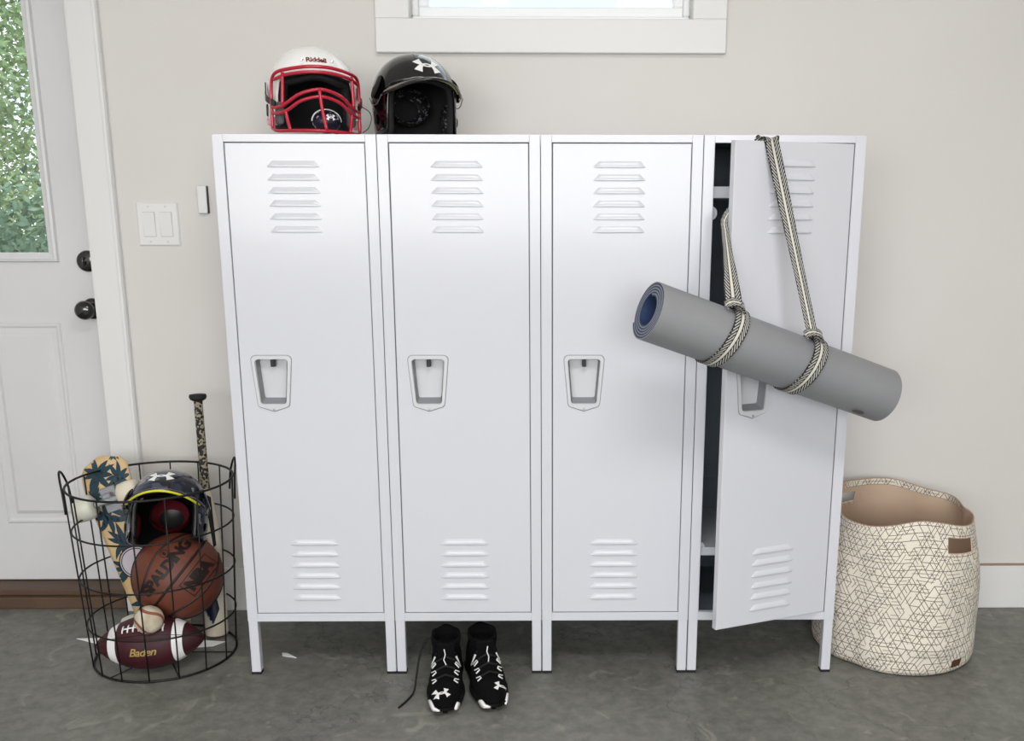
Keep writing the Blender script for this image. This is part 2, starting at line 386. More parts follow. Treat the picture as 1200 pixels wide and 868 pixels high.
# door casing (left side out of frame as well)
def casing(name, x0, x1, z0, z1, bead=None):
    b = BM(); box(b, x0, x1, YW - .018, YW, z0, z1, .002)
    if bead: box(b, bead, bead + .011, YW - .023, YW - .017, z0, z1, .003, 2)
    return struct(name, b, M['white_trim'])
casing('trim_1', DX1 + .002, -1.18, 0, 2.15, -1.1925)
casing('trim_2', DX0 - .09, DX0 - .002, 0, 2.15, DX0 - .09)
casing('trim_3', DX0 - .002, DX1 + .002, DZ, 2.15)
b = BM(); box(b, DX1 - .0005, DX1 + .018, YW - .017, T + .01, 0, DZ); box(b, DX0 - .018, DX0 + .0005, YW - .017, T + .01, 0, DZ); box(b, DX0, DX1, YW - .017, T + .01, DZ - .001, DZ + .018)
box(b, DX1 - .013, DX1, YW + .145, T + .01, 0, DZ); struct('trim_4', b, M['white_trim'])
# wooden sill under the door
sl = BM(); box(sl, DX0, DX1, YW + .001, YW + .17, 0, .036, .003); so = struct('trim_6', sl, M['sill_wood'])
sl = BM(); box(sl, DX0, DX1, YW + .02, YW + .17, .036, .056, .003); struct('step_board', sl, M['sill_wood'], so)
# entry door
YD = YW + .10
dr = BM()
GX1, GZ0 = -1.433, 1.066; GX0, GZ1 = -2.025, 1.95
box(dr, DX0 + .003, GX0, YD, YD + .045, .06, DZ - .004); box(dr, GX1, DX1 - .003, YD, YD + .045, .06, DZ - .004)
box(dr, GX0, GX1, YD, YD + .045, .06, GZ0); box(dr, GX0, GX1, YD, YD + .045, GZ1, DZ - .004)
door = struct('door_1', dr, M['door_paint'])
def rect(x0, x1, z0, z1, y): return [(x0, y, z0), (x1, y, z0), (x1, y, z1), (x0, y, z1)]
def inset(r_, d, y): x0, x1, z0, z1 = r_; return rect(x0 + d, x1 - d, z0 + d, z1 - d, y)
for r_ in ((-1.655, -1.424, .245, .864), (-2.035, -1.804, .245, .864)):
    b = nested(BM(), [inset(r_, 0, YD), inset(r_, .004, YD - .0045), inset(r_, .010, YD - .0045), inset(r_, .016, YD - .001), inset(r_, .030, YD - .001), inset(r_, .042, YD - .007), inset(r_, .05, YD - .007)])
    struct('door_panel', b, M['door_paint'], door)
b = BM(); r_ = (GX0 - .026, GX1 + .026, GZ0 - .026, GZ1 + .026)
nested(b, [inset(r_, 0, YD), inset(r_, .003, YD - .010), inset(r_, .010, YD - .012), inset(r_, .016, YD - .008), inset(r_, .026, YD - .006), inset(r_, .027, YD + .03)], cap=False)
struct('glazing_bead', b, M['door_paint'], door)
struct('glass_pane', box(BM(), GX0, GX1, YD + .012, YD + .018, GZ0, GZ1), M['glass'], door)
def lock(name, z, knob):
    b = BM(); lathe(b, [(0, .012), (.022, .012), (.029, .009), (.0315, 0), (.0315, -.002), (0, -.002)], 32, 'Y', Matrix.Translation((DX1 - .062, YD, z)) @ Matrix.Scale(-1, 4, (0, 1, 0)))
    if knob: lathe(b, [(.011, .008), (.011, .03), (.018, .036), (.026, .046), (.028, .056), (.024, .066), (.014, .071), (0, .072)], 32, 'Y', Matrix.Translation((DX1 - .062, YD, z)) @ Matrix.Scale(-1, 4, (0, 1, 0)))
    else: box(b, DX1 - .072, DX1 - .064, YD - .022, YD - .010, z - .013, z + .013, .003)
    bmesh.ops.recalc_face_normals(b, faces=b.faces[:])
    return struct(name, b, M['gloss_black'], door, True)
lock('deadbolt', 1.043, False); lock('door_knob', .905, True)
# window over the lockers
b = BM()
box(b, -.4425, .4985, YW - .02, YW, 1.60, WZ0, .002); box(b, -.4425, WX0, YW - .02, YW, WZ0, WZ1, .002); box(b, WX1, .4985, YW - .02, YW, WZ0, WZ1, .002); box(b, -.4425, .4985, YW - .02, YW, WZ1, WZ1 + .09, .002)
struct('trim_7', b, M['white_trim'])
b = BM()
def frame(b, x0, x1, z0, z1, w_, y0, y1, bev=.003):
    box(b, x0, x1, y0, y1, z0, z0 + w_, bev); box(b, x0, x1, y0, y1, z1 - w_, z1, bev); box(b, x0, x0 + w_, y0 + .0003, y1 - .0003, z0 + w_, z1 - w_, bev); box(b, x1 - w_, x1, y0 + .0003, y1 - .0003, z0 + w_, z1 - w_, bev)
frame(b, WX0, WX1, WZ0, WZ1, .018, YW + .045, YW + .12); win = struct('window_1', b, M['vinyl'])
b = BM(); frame(b, WX0 + .016, WX1 - .016, WZ0 + .016, WZ1 - .016, .028, YW + .06, YW + .1); struct('window_sash', b, M['vinyl'], win)
struct('glass_pane', box(BM(), WX0 + .04, WX1 - .04, YW + .078, YW + .083, WZ0 + .04, WZ1 - .04), M['glass'], win)

# ---------------------------------------------------------------- lockers
W = .381; H = 1.356; ZL = .1485; DEP = .40; ST = .0266; DT, DB = 1.3375, .170; DWID = W - 2 * ST - .0
HC = .1052
def louver_bm(cx, zb, w_=.124, h_=.0165, d=.0038, flip=False):
    """pressed scoop: sharp lower lip, sloping back to the sheet above, rounded ends"""
    b = BM(); rows = []
    n = 13
    for j, (tz, dz) in enumerate(((1.0, 0), (.72, .42), (.35, .86), (.08, 1.0), (0, .93), (0, -.35))):
        row = []
        for i in range(n):
            t = -1 + 2 * i / (n - 1); e = 1 - max(0, (abs(t) - .84) / .16) ** 2.2
            row.append((cx + t * (w_ / 2) * (1 - .07 * tz), -d * dz * e if dz > 0 else .0012, zb + h_ * (tz if dz >= 0 else 0) * (.35 + .65 * e)))
        rows.append(row)
    loft(b, rows, False)
    return b
def trapz(cx, zt, zb, wt, wb, y, r=.010, n=4, tip=0):
    """rounded trapezoid loop in the door plane (counter-clockwise), optional pointed bottom"""
    P = []
    corners = [(cx - wb / 2, zb, PI), (cx + wb / 2, zb, 1.5 * PI), (cx + wt / 2, zt, 0), (cx - wt / 2, zt, .5 * PI)]
    for k, (x, z, a0) in enumerate(corners):
        ox = x + (r if x < cx else -r); oz = z + (r if z < (zt + zb) / 2 else -r)
        for i in range(n + 1):
            a = a0 + .5 * PI * i / n; P.append((ox + r * math.cos(a), y, oz + r * math.sin(a)))
        if k == 0: P.append((cx, y, zb - tip))
    return P
def door_sheet():
    x0, x1 = -DWID + .002, -.0015; z0, z1 = DB + .002, DT - .001; cx = -DWID + (HC - ST); t_ = .018
    hole = trapz(cx, .832, .722, .078, .062, 0, .006)
    n = len(hole); m_ = len(hole)
    b = BM()
    out = []
    for (hx, _, hz) in hole:     # matching outer loop: project radially onto the rectangle
        dx, dz = hx - cx, hz - .777
        s = min(((x1 - cx) / dx) if dx > 1e-6 else ((x0 - cx) / dx if dx < -1e-6 else 1e9), ((z1 - .777) / dz) if dz > 1e-6 else ((z0 - .777) / dz if dz < -1e-6 else 1e9))
        out.append([cx + dx * s, 0, .777 + dz * s])
    for (px, pz) in ((x0, z0), (x1, z0), (x1, z1), (x0, z1)):
        k = min(range(n), key=lambda i: (math.atan2(out[i][2] - .777, out[i][0] - cx) - math.atan2(pz - .777, px - cx)) ** 2); out[k] = [px, 0, pz]
    e = .0015
    ins = [[min(max(p[0], x0 + e), x1 - e), 0, min(max(p[2], z0 + e), z1 - e)] for p in out]
    back = [[p[0], t_, p[2]] for p in out]
    hb = [(p[0], t_, p[2]) for p in hole]
    nested(b, [hole, ins, [[p[0], e, p[2]] for p in out], back, hb], cap=False)
    bmesh.ops.remove_doubles(b, verts=b.verts[:], dist=1e-6); bmesh.ops.recalc_face_normals(b, faces=b.faces[:])
    return b
def leg_bm(x0, x1, y0, y1):
    b = BM(); box(b, x0, x1, y0, y1, .006, ZL + .004, .0015); return b
labels = ['white glossy metal locker at the left end, beside the wire basket, football helmet on top',
          'white glossy metal locker second from the left, black high-top shoes under it',
          'white glossy metal locker third from the left, closed, left of the open one',
          'white metal locker at the right end, door ajar with the rolled mat on it']
meshes = {}
def shared(name, key, build, mat_, parent, smooth=False):
    if key in meshes:
        o = bpy.data.objects.new(name, meshes[key]); link(o, parent); return o
    o = obj(name, build(), mat_, parent, smooth); meshes[key] = o.data; return o
for i in range(4):
    x0 = (-2 + i) * W
    L = thing('locker', labels[i], 'locker', (x0, 0, 0), (0, 0, 0), 'white metal lockers in a row')
    a, c = .0009, W - .0009
    inner = M['slate']
    def body_side(xa, xb, y0=.0005):
        b = BM(); box(b, xa, xb, y0, DEP, ZL, H, 0); return b
    # enamelled sheet-metal body: white outside, slate liner inside
    shared('side_panel', 'sl', lambda: body_side(a, a + .0012), M['locker'], L); shared('side_panel', 'sr', lambda: body_side(c - .0012, c), M['locker'], L)
    shared('top_panel', 'tp', lambda: box(BM(), a, c, 0.0005, DEP, H - .0015, H), M['locker'], L)
    shared('bottom_panel', 'bp', lambda: box(BM(), a, c, .0005, DEP, ZL, ZL + .0015), M['locker'], L)
    shared('back_panel', 'bk', lambda: box(BM(), a, c, DEP - .0015, DEP, ZL, H), M['locker'], L)
    def fr():
        b = BM()
        box(b, a, a + ST - .001, 0, .016, ZL, H, .0012); box(b, c - ST + .001, c, 0, .016, ZL, H, .0012)
        box(b, a + ST - .0015, c - ST + .0015, .0004, .016, DT + .001, H, .0012); box(b, a + ST - .0015, c - ST + .0015, .0004, .016, ZL, DB, .0012)
        box(b, a + ST - .004, a + ST - .001, .0161, .032, DB, DT); box(b, c - ST + .001, c - ST + .004, .0161, .032, DB, DT)
        return b
    shared('front_frame', 'ff', fr, M['locker'], L)
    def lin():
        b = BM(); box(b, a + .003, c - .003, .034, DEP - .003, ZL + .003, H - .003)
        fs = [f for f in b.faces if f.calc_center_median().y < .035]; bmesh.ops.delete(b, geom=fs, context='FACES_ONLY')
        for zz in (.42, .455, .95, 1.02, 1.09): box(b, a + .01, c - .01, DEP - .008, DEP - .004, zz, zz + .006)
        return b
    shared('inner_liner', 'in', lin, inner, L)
    for k, (xa, ya) in enumerate(((a + .0005, .0006), (c - .0245, .0006), (a + .0005, DEP - .026), (c - .0245, DEP - .026))):
        lg = shared('leg', 'lg%d' % k, lambda: leg_bm(xa, xa + .024, ya, ya + .024), M['locker'], L)
        shared('rubber_foot', 'rf%d' % k, lambda: box(BM(), xa - .0006, xa + .0246, ya - .0006, ya + .0246, 0, .006, .001), M['matte_black'], lg)
    if i == 3:
        for z_, nm in ((1.214, .027), (.315, .022)):
            obj('shelf', box(BM(), a + .004, c - .004, .03, DEP - .01, z_, z_ + nm, .001), M['locker'], L)
        for z_ in (1.162, .318):
            b = BM(); lathe(b, [(0, 0), (.019, 0), (.019, .004), (0, .004)], 20, 'Y', Matrix.Translation((a + ST + .001, .033, z_ + .017)) @ Matrix.Diagonal((.72, 1, .85, 1)))
            obj('latch_catch', b, M['locker'], L)
    D = shared('door', 'door', door_sheet, M['locker'], L)
    D.location = (W - ST, 0, 0); D.rotation_euler = (0, 0, .3784 if i == 3 else 0)
    cx = -DWID + (.185 - ST)
    for k in range(6):
        shared('louver', 'lu%d' % k, lambda: louver_bm(cx, 1.134 + .0297 * k), M['locker'], D, True)
        shared('louver', 'lo%d' % k, lambda: louver_bm(cx, .2085 + .0297 * k), M['locker'], D, True)
    hx = -DWID + (HC - ST)
    def hf():
        b = BM()
        nested(b, [trapz(hx, .8415, .7120, .0985, .0785, .0002, .012, tip=.009), trapz(hx, .8405, .7130, .0965, .0770, -.0035, .011, tip=.0085), trapz(hx, .8325, .7205, .081, .064, -.0035, .009, tip=.0), trapz(hx, .8315, .7215, .0795, .063, -.001, .008)], cap=False)
        bmesh.ops.recalc_face_normals(b, faces=b.faces[:]); return b
    shared('handle_frame', 'hf', hf, M['grey_pl'], D, 30)
    def gk():
        b = BM(); nested(b, [trapz(hx, .8425, .7110, .1005, .0805, -.0002, .012, tip=.0095), trapz(hx, .8425, .7110, .1005, .0805, -.0009, .012, tip=.0095), trapz(hx, .8410, .7125, .0975, .0775, -.0009, .012, tip=.009)], cap=False)
        return b
    shared('gasket', 'gk', gk, M['grey_pk'], D)
    def pk():
        b = BM(); nested(b, [trapz(hx, .8320, .7210, .0765, .060, -.0012, .005), trapz(hx, .8285, .7330, .071, .0565, .0265, .005)], cap=False)
        return b
    shared('pocket_wall', 'pk', pk, M['grey_pk'], D, 30)
    shared('pocket_back', 'pb', lambda: nested(BM(), [trapz(hx, .8295, .7320, .072, .0575, .0264, .005)]), M['pk_back'], D)
    shared('latch', 'lt', lambda: box(BM(), hx - .0045, hx + .005, .006, .026, .812, .8315, .001), M['black'], D)
    shared('screw', 'sc', lambda: lathe(BM(), [(0, -.0052), (.0022, -.005), (.003, -.0034)], 12, 'Y', Matrix.Translation((hx, 0, .7085))), M['chrome'], D)

# ---------------------------------------------------------------- wall fittings
sw = thing('light_switch', 'white double rocker light switch plate on the wall right of the door', 'light switch', (-1.0715, YW, 1.149))
b = nested(BM(), [rect(-.058, .058, -.0595, .0595, 0), rect(-.057, .057, -.0585, .0585, -.004), rect(-.054, .054, -.0555, .0555, -.0065)]); obj('plate', b, M['white_trim'], sw)
for sx in (-.0235, .0235):
    b = BM(); box(b, sx - .0175, sx + .0175, -.0072, -.006, -.0345, .0345, .0003); rk = obj('rocker_frame', b, mat('switch_gap', (196, 196, 196), .5), sw)
    b = BM(); vs = [(sx - .0162, -.0075, -.0325), (sx + .0162, -.0075, -.0325), (sx + .0162, -.0115, .0325), (sx - .0162, -.0115, .0325)]
    v1 = [b.verts.new(p) for p in vs]; v2 = [b.verts.new((p[0], -.0066, p[2])) for p in vs]; b.faces.new(v1)
    for k in range(4): b.faces.new((v2[k], v2[(k + 1) % 4], v1[(k + 1) % 4], v1[k]))
    bmesh.ops.recalc_face_normals(b, faces=b.faces[:]); obj('rocker', b, M['white_trim'], rk)
for sx in (-.0235, .0235):
    for sz in (-.048, .048): obj('screw', lathe(BM(), [(0, -.0078), (.0026, -.0074), (.0032, -.006)], 12, 'Y', Matrix.Translation((sx, 0, sz))), M['grey_pl'], sw)
sn = thing('wall_sensor', 'small upright white sensor box on the wall left of the first locker', 'sensor', (-.9395, YW, 1.216))
obj('back_plate', box(BM(), -.0135, .0135, -.009, 0, -.037, .037, .001), M['black'], sn); obj('cover', box(BM(), -.0135, .0115, -.0155, -.009, -.037, .037, .002, 2), M['white_trim'], sn)

# ---------------------------------------------------------------- wire basket
BX, BY, BH = -1.032, .134, .492
def br(z): return .1805 + .024 * z / BH if False else .183 + .0235 * (z / BH)
bk = thing('wire_basket', 'tall round black wire basket full of sports balls beside the lockers', 'basket', (BX, BY, 0))
def ring(z, rw): return tube(BM(), [(br(z) * math.cos(2 * PI * k / 64), br(z) * math.sin(2 * PI * k / 64), z) for k in range(64)], rw, 8, True)
for z, rw in ((.004, .0032), (.118, .0025), (.247, .0025), (.377, .0025), (BH, .0031)):
    obj('ring_wire', ring(z, rw), M['wire'], bk, True)
NV = 16
for k in range(NV):
    a = 2 * PI * (k + .32) / NV
    P = [((br(z) + .0016) * math.cos(a), (br(z) + .0016) * math.sin(a), z) for z in (.002, .15, .3, BH)]
    obj('upright_wire', tube(BM(), P, .0021, 6), M['wire'], bk, True)
for a in (0, PI / 3, 2 * PI / 3):
    r_ = br(0); obj('base_wire', tube(BM(), [(r_ * math.cos(a), r_ * math.sin(a), .0025), (-r_ * math.cos(a), -r_ * math.sin(a), .0025)], .0018, 6), M['wire'], bk, True)
for a in (PI + .30, .42):
    rr = br(BH) + .003; P = []
    for k in range(13):
        t = k / 12; ph = a + (-.27 + .54 * t); zz = BH - .06 + .10 * math.sin(PI * t) ** .55
        P.append(((rr + .006 * math.sin(PI * t)) * math.cos(ph), (rr + .006 * math.sin(PI * t)) * math.sin(ph), zz))
    obj('handle', tube(BM(), catmull(P, 3), .0028, 8), M['wire'], bk, True)

VR, VU, VN = right.copy(), up.copy(), -fwd.copy()
# basketball
bb = thing('basketball', 'brown leather basketball in the middle of the wire basket', 'basketball', (-.9855, .142, .2215)); BR = .117
b = BM(); bmesh.ops.create_icosphere(b, subdivisions=5, radius=BR); ball = obj('cover', b, M['leather_ball'], bb, True)
vn = (Vector((.0109, -2.39, 1.17)) - Vector((-.9905, .158, .22))).normalized(); vr = vn.cross(Vector((0, 0, 1))).normalized() * -1; vu = vn.cross(vr) 
if vu.z < 0: vu = -vu
if vr.x < 0: vr = -vr
Pp = (-.66 * vr - .72 * vu + .22 * vn).normalized(); Sd = vn.cross(Pp).normalized()
if Sd.dot(vr) > 0: Sd = -Sd      # points to upper-left side
Q = Pp.cross(Sd).normalized()
if Q.dot(vn) < 0: Q = -Q
def groove(P_, name='seam'):
    b = BM(); P_ = [p.normalized() * (BR - .0012) for p in P_]; tube(b, P_, .0040, 8, True); obj(name, b, M['seam_black'], bb, True)
groove([Pp * math.cos(t) + Q * math.sin(t) for t in [2 * PI * k / 96 for k in range(96)]])
groove([Pp * math.cos(t) + Sd * math.sin(t) for t in [2 * PI * k / 96 for k in range(96)]])
for sg in (1, -1):
    P_ = []
    for k in range(96):
        t = 2 * PI * k / 96; ang = math.radians(48 + 20 * math.cos(t) ** 2 )
        P_.append(Sd * sg * math.cos(ang) + (Pp * math.cos(t) + Q * math.sin(t)) * math.sin(ang))
    groove(P_)
dia = (-Pp + Pp.dot(vn) * vn).normalized()
project_print('lettering', ball, text_bm('SPALDING', .039, .0022, 0, .93), vr * -.026 + vu * .026, dia, -dia.cross(vn) if (-dia.cross(vn)).dot(vu) > 0 else dia.cross(vn), M['ball_print'], bb, .0006)
ru = -dia.cross(vn) if (-dia.cross(vn)).dot(vu) > 0 else dia.cross(vn)
b = text_bm('NBA', .042, .0032)
for (x0_, x1_, y0_, y1_) in ((-.052, .052, .022, .0245), (-.052, .052, -.0245, -.022), (-.052, -.0495, -.022, .022), (.0495, .052, -.022, .022)):
    b.faces.new([b.verts.new(p) for p in ((x0_, y0_, 0), (x1_, y0_, 0), (x1_, y1_, 0), (x0_, y1_, 0))])
project_print('emblem', ball, b, vr * .052 + vu * -.004, dia, ru, M['ball_print'], bb, .0006)
b = BM(); tube(b, [(.010 * math.cos(2 * PI * k / 24), .010 * math.sin(2 * PI * k / 24), 0) for k in range(24)], .0012, 4, True)
b2 = text_bm('8', .014, .0008); me_ = bpy.data.meshes.new('x'); b2.to_mesh(me_); b.from_mesh(me_); b2.free()
for v_ in b.verts: v_.co.z = 0
project_print('round_mark', ball, b, vr * -.030 + vu * .062, dia, ru, M['ball_print'], bb, .0006)

# football (laces up, tip to the left)
fb = thing('american_football', 'maroon football with white stripes and laces at the bottom of the wire basket', 'football', (-1.035, .040, .0765), (math.radians(-6), math.radians(-2.5), math.radians(4)))
FL, FR = .142, .0715
def fprof(t): return FR * max(0, (1 - abs(t) ** 2.0)) ** .80 * (1 - .04 * abs(t))
prof = [(fprof(-1 + 2 * k / 40) if 0 < k < 40 else 0, (-1 + 2 * k / 40) * FL) for k in range(41)]
ftb = obj('cover', lathe(BM(), prof, 40, 'X'), M['football'], fb, True)
for s in (-1, 1):
    t0, t1 = sorted((s * .50, s * .67)); pr = [(fprof(t0 + (t1 - t0) * k / 6) + .0007, (t0 + (t1 - t0) * k / 6) * FL) for k in range(7)]
    obj('stripe', lathe(BM(), pr, 40, 'X'), M['white'], fb, True)
for s in range(4):      # panel seams
    a = PI / 4 + s * PI / 2 - .25
    obj('seam', tube(BM(), [((-.97 + 1.94 * k / 24) * FL, -fprof(-.97 + 1.94 * k / 24) * math.cos(a), fprof(-.97 + 1.94 * k / 24) * math.sin(a)) for k in range(25)], .0011, 5), M['seam_black'], fb, True)
la = math.radians(49)
def fpt(t, da, off=.0015): r_ = fprof(t) + off; return (t * FL, -r_ * math.cos(la + da), r_ * math.sin(la + da))
b = BM(); tube(b, [fpt(-.36 + .72 * k / 12, 0, .002) for k in range(13)], .0022, 6)
for k in range(8):
    t = -.36 + .72 * k / 7; tube(b, [fpt(t, -.17, .0008), fpt(t, -.08, .003), fpt(t, .08, .003), fpt(t, .17, .0008)], .0022, 6)
obj('laces', b, M['white'], fb, True)
an = Vector((0, -math.cos(-.05), math.sin(-.05)))
project_print('lettering', ftb, text_bm('Baden', .030, .0004, .35, .9), (.000, 0, -0.004), (1, 0, 0), Vector((1, 0, 0)).cross(an) * -1, M['gold'], fb, .0007)

# baseball
bs = thing('baseball', 'scuffed white baseball resting on the maroon football', 'baseball', (-1.0135, -.004, .1565)); R_ = .0365
b = BM(); bmesh.ops.create_icosphere(b, subdivisions=4, radius=R_); bso = obj('cover', b, M['baseball'], bs, True)
def seamc(t):
    a_, b_, c_ = .44, .56, .0
    v_ = Vector((math.sin(PI / 2 - (PI / 2 - .42) * math.cos(t)) * math.cos(t / 2 + .42 * math.sin(2 * t)), math.sin(PI / 2 - (PI / 2 - .42) * math.cos(t)) * math.sin(t / 2 + .42 * math.sin(2 * t)), math.cos(PI / 2 - (PI / 2 - .42) * math.cos(t))))
    return v_
q_ = Matrix.Rotation(math.radians(-50), 3, 'Y') @ Matrix.Rotation(math.radians(20), 3, 'X') @ Matrix.Rotation(math.radians(20), 3, 'Z')
SP = [q_ @ seamc(4 * PI * k / 160).normalized() for k in range(160)]
b = BM()
# flat band of the seam
vs_ = []
for k in range(160):
    T_ = (SP[(k + 1) % 160] - SP[k - 1]).normalized(); s_ = SP[k].cross(T_).normalized()
    vs_.append((b.verts.new((SP[k] + s_ * .115).normalized() * (R_ + .0003)), b.verts.new((SP[k] - s_ * .115).normalized() * (R_ + .0003))))
for k in range(160): b.faces.new((vs_[k][0], vs_[k][1], vs_[(k + 1) % 160][1], vs_[(k + 1) % 160][0]))
bmesh.ops.recalc_face_normals(b, faces=b.faces[:]); obj('stitching', b, M['stitch'], bs, True)

# baseball bat, barrel down
bt = thing('baseball_bat', 'pearl white baseball bat with speckled grip standing barrel down in the basket', 'baseball bat', (-.931, .247, .006))
kn = Vector((-.9388, .27, .6935)) - Vector((-.931, .247, .006)); bt.rotation_mode = 'QUATERNION'; bt.rotation_quaternion = Vector((0, 0, 1)).rotation_difference(kn.normalized()); LB = kn.length
bar = obj('barrel', lathe(BM(), [(0, 0), (.024, 0), (.0315, .003), (.033, .010), (.033, .25), (.030, .31), (.020, .39), (.0135, .43)], 32), M['bat_body'], bt, True)
obj('grip', lathe(BM(), [(.0135, .405), (.0128, .415), (.0115, .50), (.0115, LB - .02), (.0125, LB - .012)], 20), M['grip'], bt, True)
obj('knob', lathe(BM(), [(.0125, LB - .014), (.021, LB - .009), (.0235, LB - .002), (.022, LB + .004), (0, LB + .005)], 24), M['matte_black'], bt, True)
b = BM(); b.faces.new([b.verts.new(p) for p in ((-.022, .0, 0), (0, -.045, 0), (.020, 0, 0), (.012, .05, 0), (-.012, .05, 0))]); project_print('dark_diamond', bar, b, (-.010, 0, .085), (.93, .36, 0), (0, 0, 1), M['navy'], bt, .0007)
b = BM(); b.faces.new([b.verts.new(p) for p in ((-.031, .03, 0), (-.026, -.005, 0), (-.004, -.052, 0), (-.001, -.045, 0), (-.022, 0, 0), (-.020, .04, 0))]); project_print('silver_chevron', bar, b, (-.006, 0, .085), (.93, .36, 0), (0, 0, 1), M['silver'], bt, .0007)
b = emblem_bm(.016, .012); project_print('emblem', bar, b, (-.018, 0, .105), (.93, .36, 0), (.1, 0, 1), M['white'], bt, .0012)
b = BM(); b.faces.new([b.verts.new(p) for p in ((.004, -.07, 0), (.012, -.065, 0), (.008, .07, 0), (-.004, .08, 0), (-.006, .05, 0))]); project_print('dark_stripe', bar, b, (.004, 0, .335), (.93, .36, 0), (0, 0, 1), M['matte_black'], bt, .0007)

# skateboard leaning nose up, underside to the viewer
skt = Vector((-1.213, .225, .530)); skb = Vector((-1.035, .180, .012)); LS = (skt - skb).length
sk = thing('skateboard', 'small tan skateboard with dark teal palm print leaning inside the basket', 'skateboard')
zx = (skt - skb).normalized(); xx = Vector((.90, .10, .58)); xx = (xx - zx * xx.dot(zx)).normalized(); yx = zx.cross(xx)
sk.matrix_world = Matrix(((xx.x, yx.x, zx.x, skb.x), (xx.y, yx.y, zx.y, skb.y), (xx.z, yx.z, zx.z, skb.z), (0, 0, 0, 1)))
# local: z along length (0..LS), x across, -y toward the viewer
DWd = .130
def dk_w(z):
    e = min(z, LS - z); return DWd / 2 * (1 if e > .05 else math.sqrt(max(0.02, 1 - ((.05 - e) / .05) ** 2.4)))
def dk_y(z, x): 
    k_ = .030 * smooth01(LS - .10, LS, z) + .022 * smooth01(.10, 0, z)
    return k_ + .006 * (abs(x) / (DWd / 2)) ** 2
b = BM(); rows = []
for j in range(33):
    z = LS * j / 32; w_ = dk_w(z); rows.append([(w_ * (-1 + 2 * i / 10), dk_y(z, w_ * (-1 + 2 * i / 10)), z) for i in range(11)])
loft(b, rows, False); deck = obj('deck', b, [M['deck_wood'], M['deck_edge'], M['matte_black']], sk, True)
md = deck.modifiers.new('thick', 'SOLIDIFY'); md.thickness = .010; md.offset = 0 ; md.material_offset_rim = 1
def palm(b, cx, cy, s, rot, rnd):
    for k in range(9):
        a = rot + k * 2 * PI / 9 + rnd.uniform(-.15, .15); L_ = s * rnd.uniform(.75, 1.1); w_ = s * .16; bend = rnd.uniform(-.35, .35); pts1 = []; pts2 = []
        for j in range(6):
            t = j / 5; aa = a + bend * t; x, y = cx + L_ * t * math.cos(aa), cy + L_ * t * math.sin(aa); ww = w_ * math.sin(PI * min(1, t * .9 + .1)) * (1 - t * .3) + .0003
            pts1.append(b.verts.new((x - ww * math.sin(aa), y + ww * math.cos(aa), 0))); pts2.append(b.verts.new((x + ww * math.sin(aa), y - ww * math.cos(aa), 0)))
        for j in range(5): b.faces.new((pts2[j], pts2[j + 1], pts1[j + 1], pts1[j]))
rnd = random.Random(5)
for cx, cy, s in ((-.018, .505, .034), (.034, .478, .026), (-.030, .385, .030), (.028, .375, .036), (-.012, .31, .032), (.036, .29, .028), (-.034, .235, .030), (.012, .21, .03), (-.02, .13, .034), (.034, .15, .03), (.0, .06, .034), (-.04, .45, .018), (.036, .54, .012)):
    b = BM(); palm(b, cx, cy - LS / 2, s * 1.65, rnd.uniform(0, 6), rnd)
    project_print('palm_print', deck, b, (0, 0, LS / 2), (1, 0, 0), (0, 0, 1), M['palm'], sk, .0058, .008)
b = BM(); lathe(b, [(0, 0), (.047, 0)], 36); project_print('round_badge', deck, b, (-.004, 0, .245), (1, 0, 0), (0, 0, 1), mat('badge_grey', (196, 188, 196), .4), sk, .0064)
b = BM()
for r0, r1 in ((.038, .0405), (.0435, .047)): lathe(b, [(r0, 0), (r1, 0)], 36)
project_print('badge_ring', deck, b, (-.004, 0, .245), (1, 0, 0), (0, 0, 1), M['black'], sk, .0068)
def axle(z, wm1, wm2):
    b = BM(); box(b, -.022, .022, -.012, -.004, z - .035, z + .035, .002); box(b, -.012, .012, -.034, -.010, z - .012, z + .02, .003); tube(b, [(-.060, -.036, z), (.060, -.036, z)], .0055, 10); box(b, -.036, .036, -.043, -.029, z - .008, z + .008, .003)
    tk = obj('truck', b, M['truck'], sk)
    for s, wm in ((-1, wm1), (1, wm2)):
        b = BM(); lathe(b, [(.006, -.027), (.024, -.028), (.033, -.021), (.035, 0), (.033, .021), (.024, .028), (.006, .027)], 28, 'X', Matrix.Translation((s * .064, -.036, z)))
        wo_ = obj('wheel', b, wm, sk, True)
        obj('bearing', lathe(BM(), [(0, .0), (.010, 0), (.011, -.004)], 16, 'X', Matrix.Translation((s * (.064 + .0285), -.036, z)) @ Matrix.Scale(s, 4, (1, 0, 0))), M['black'], wo_)
axle(LS - .118, M['white_wheel'], M['cream_wheel'])
axle(.082, M['white_wheel'], M['cream_wheel'])

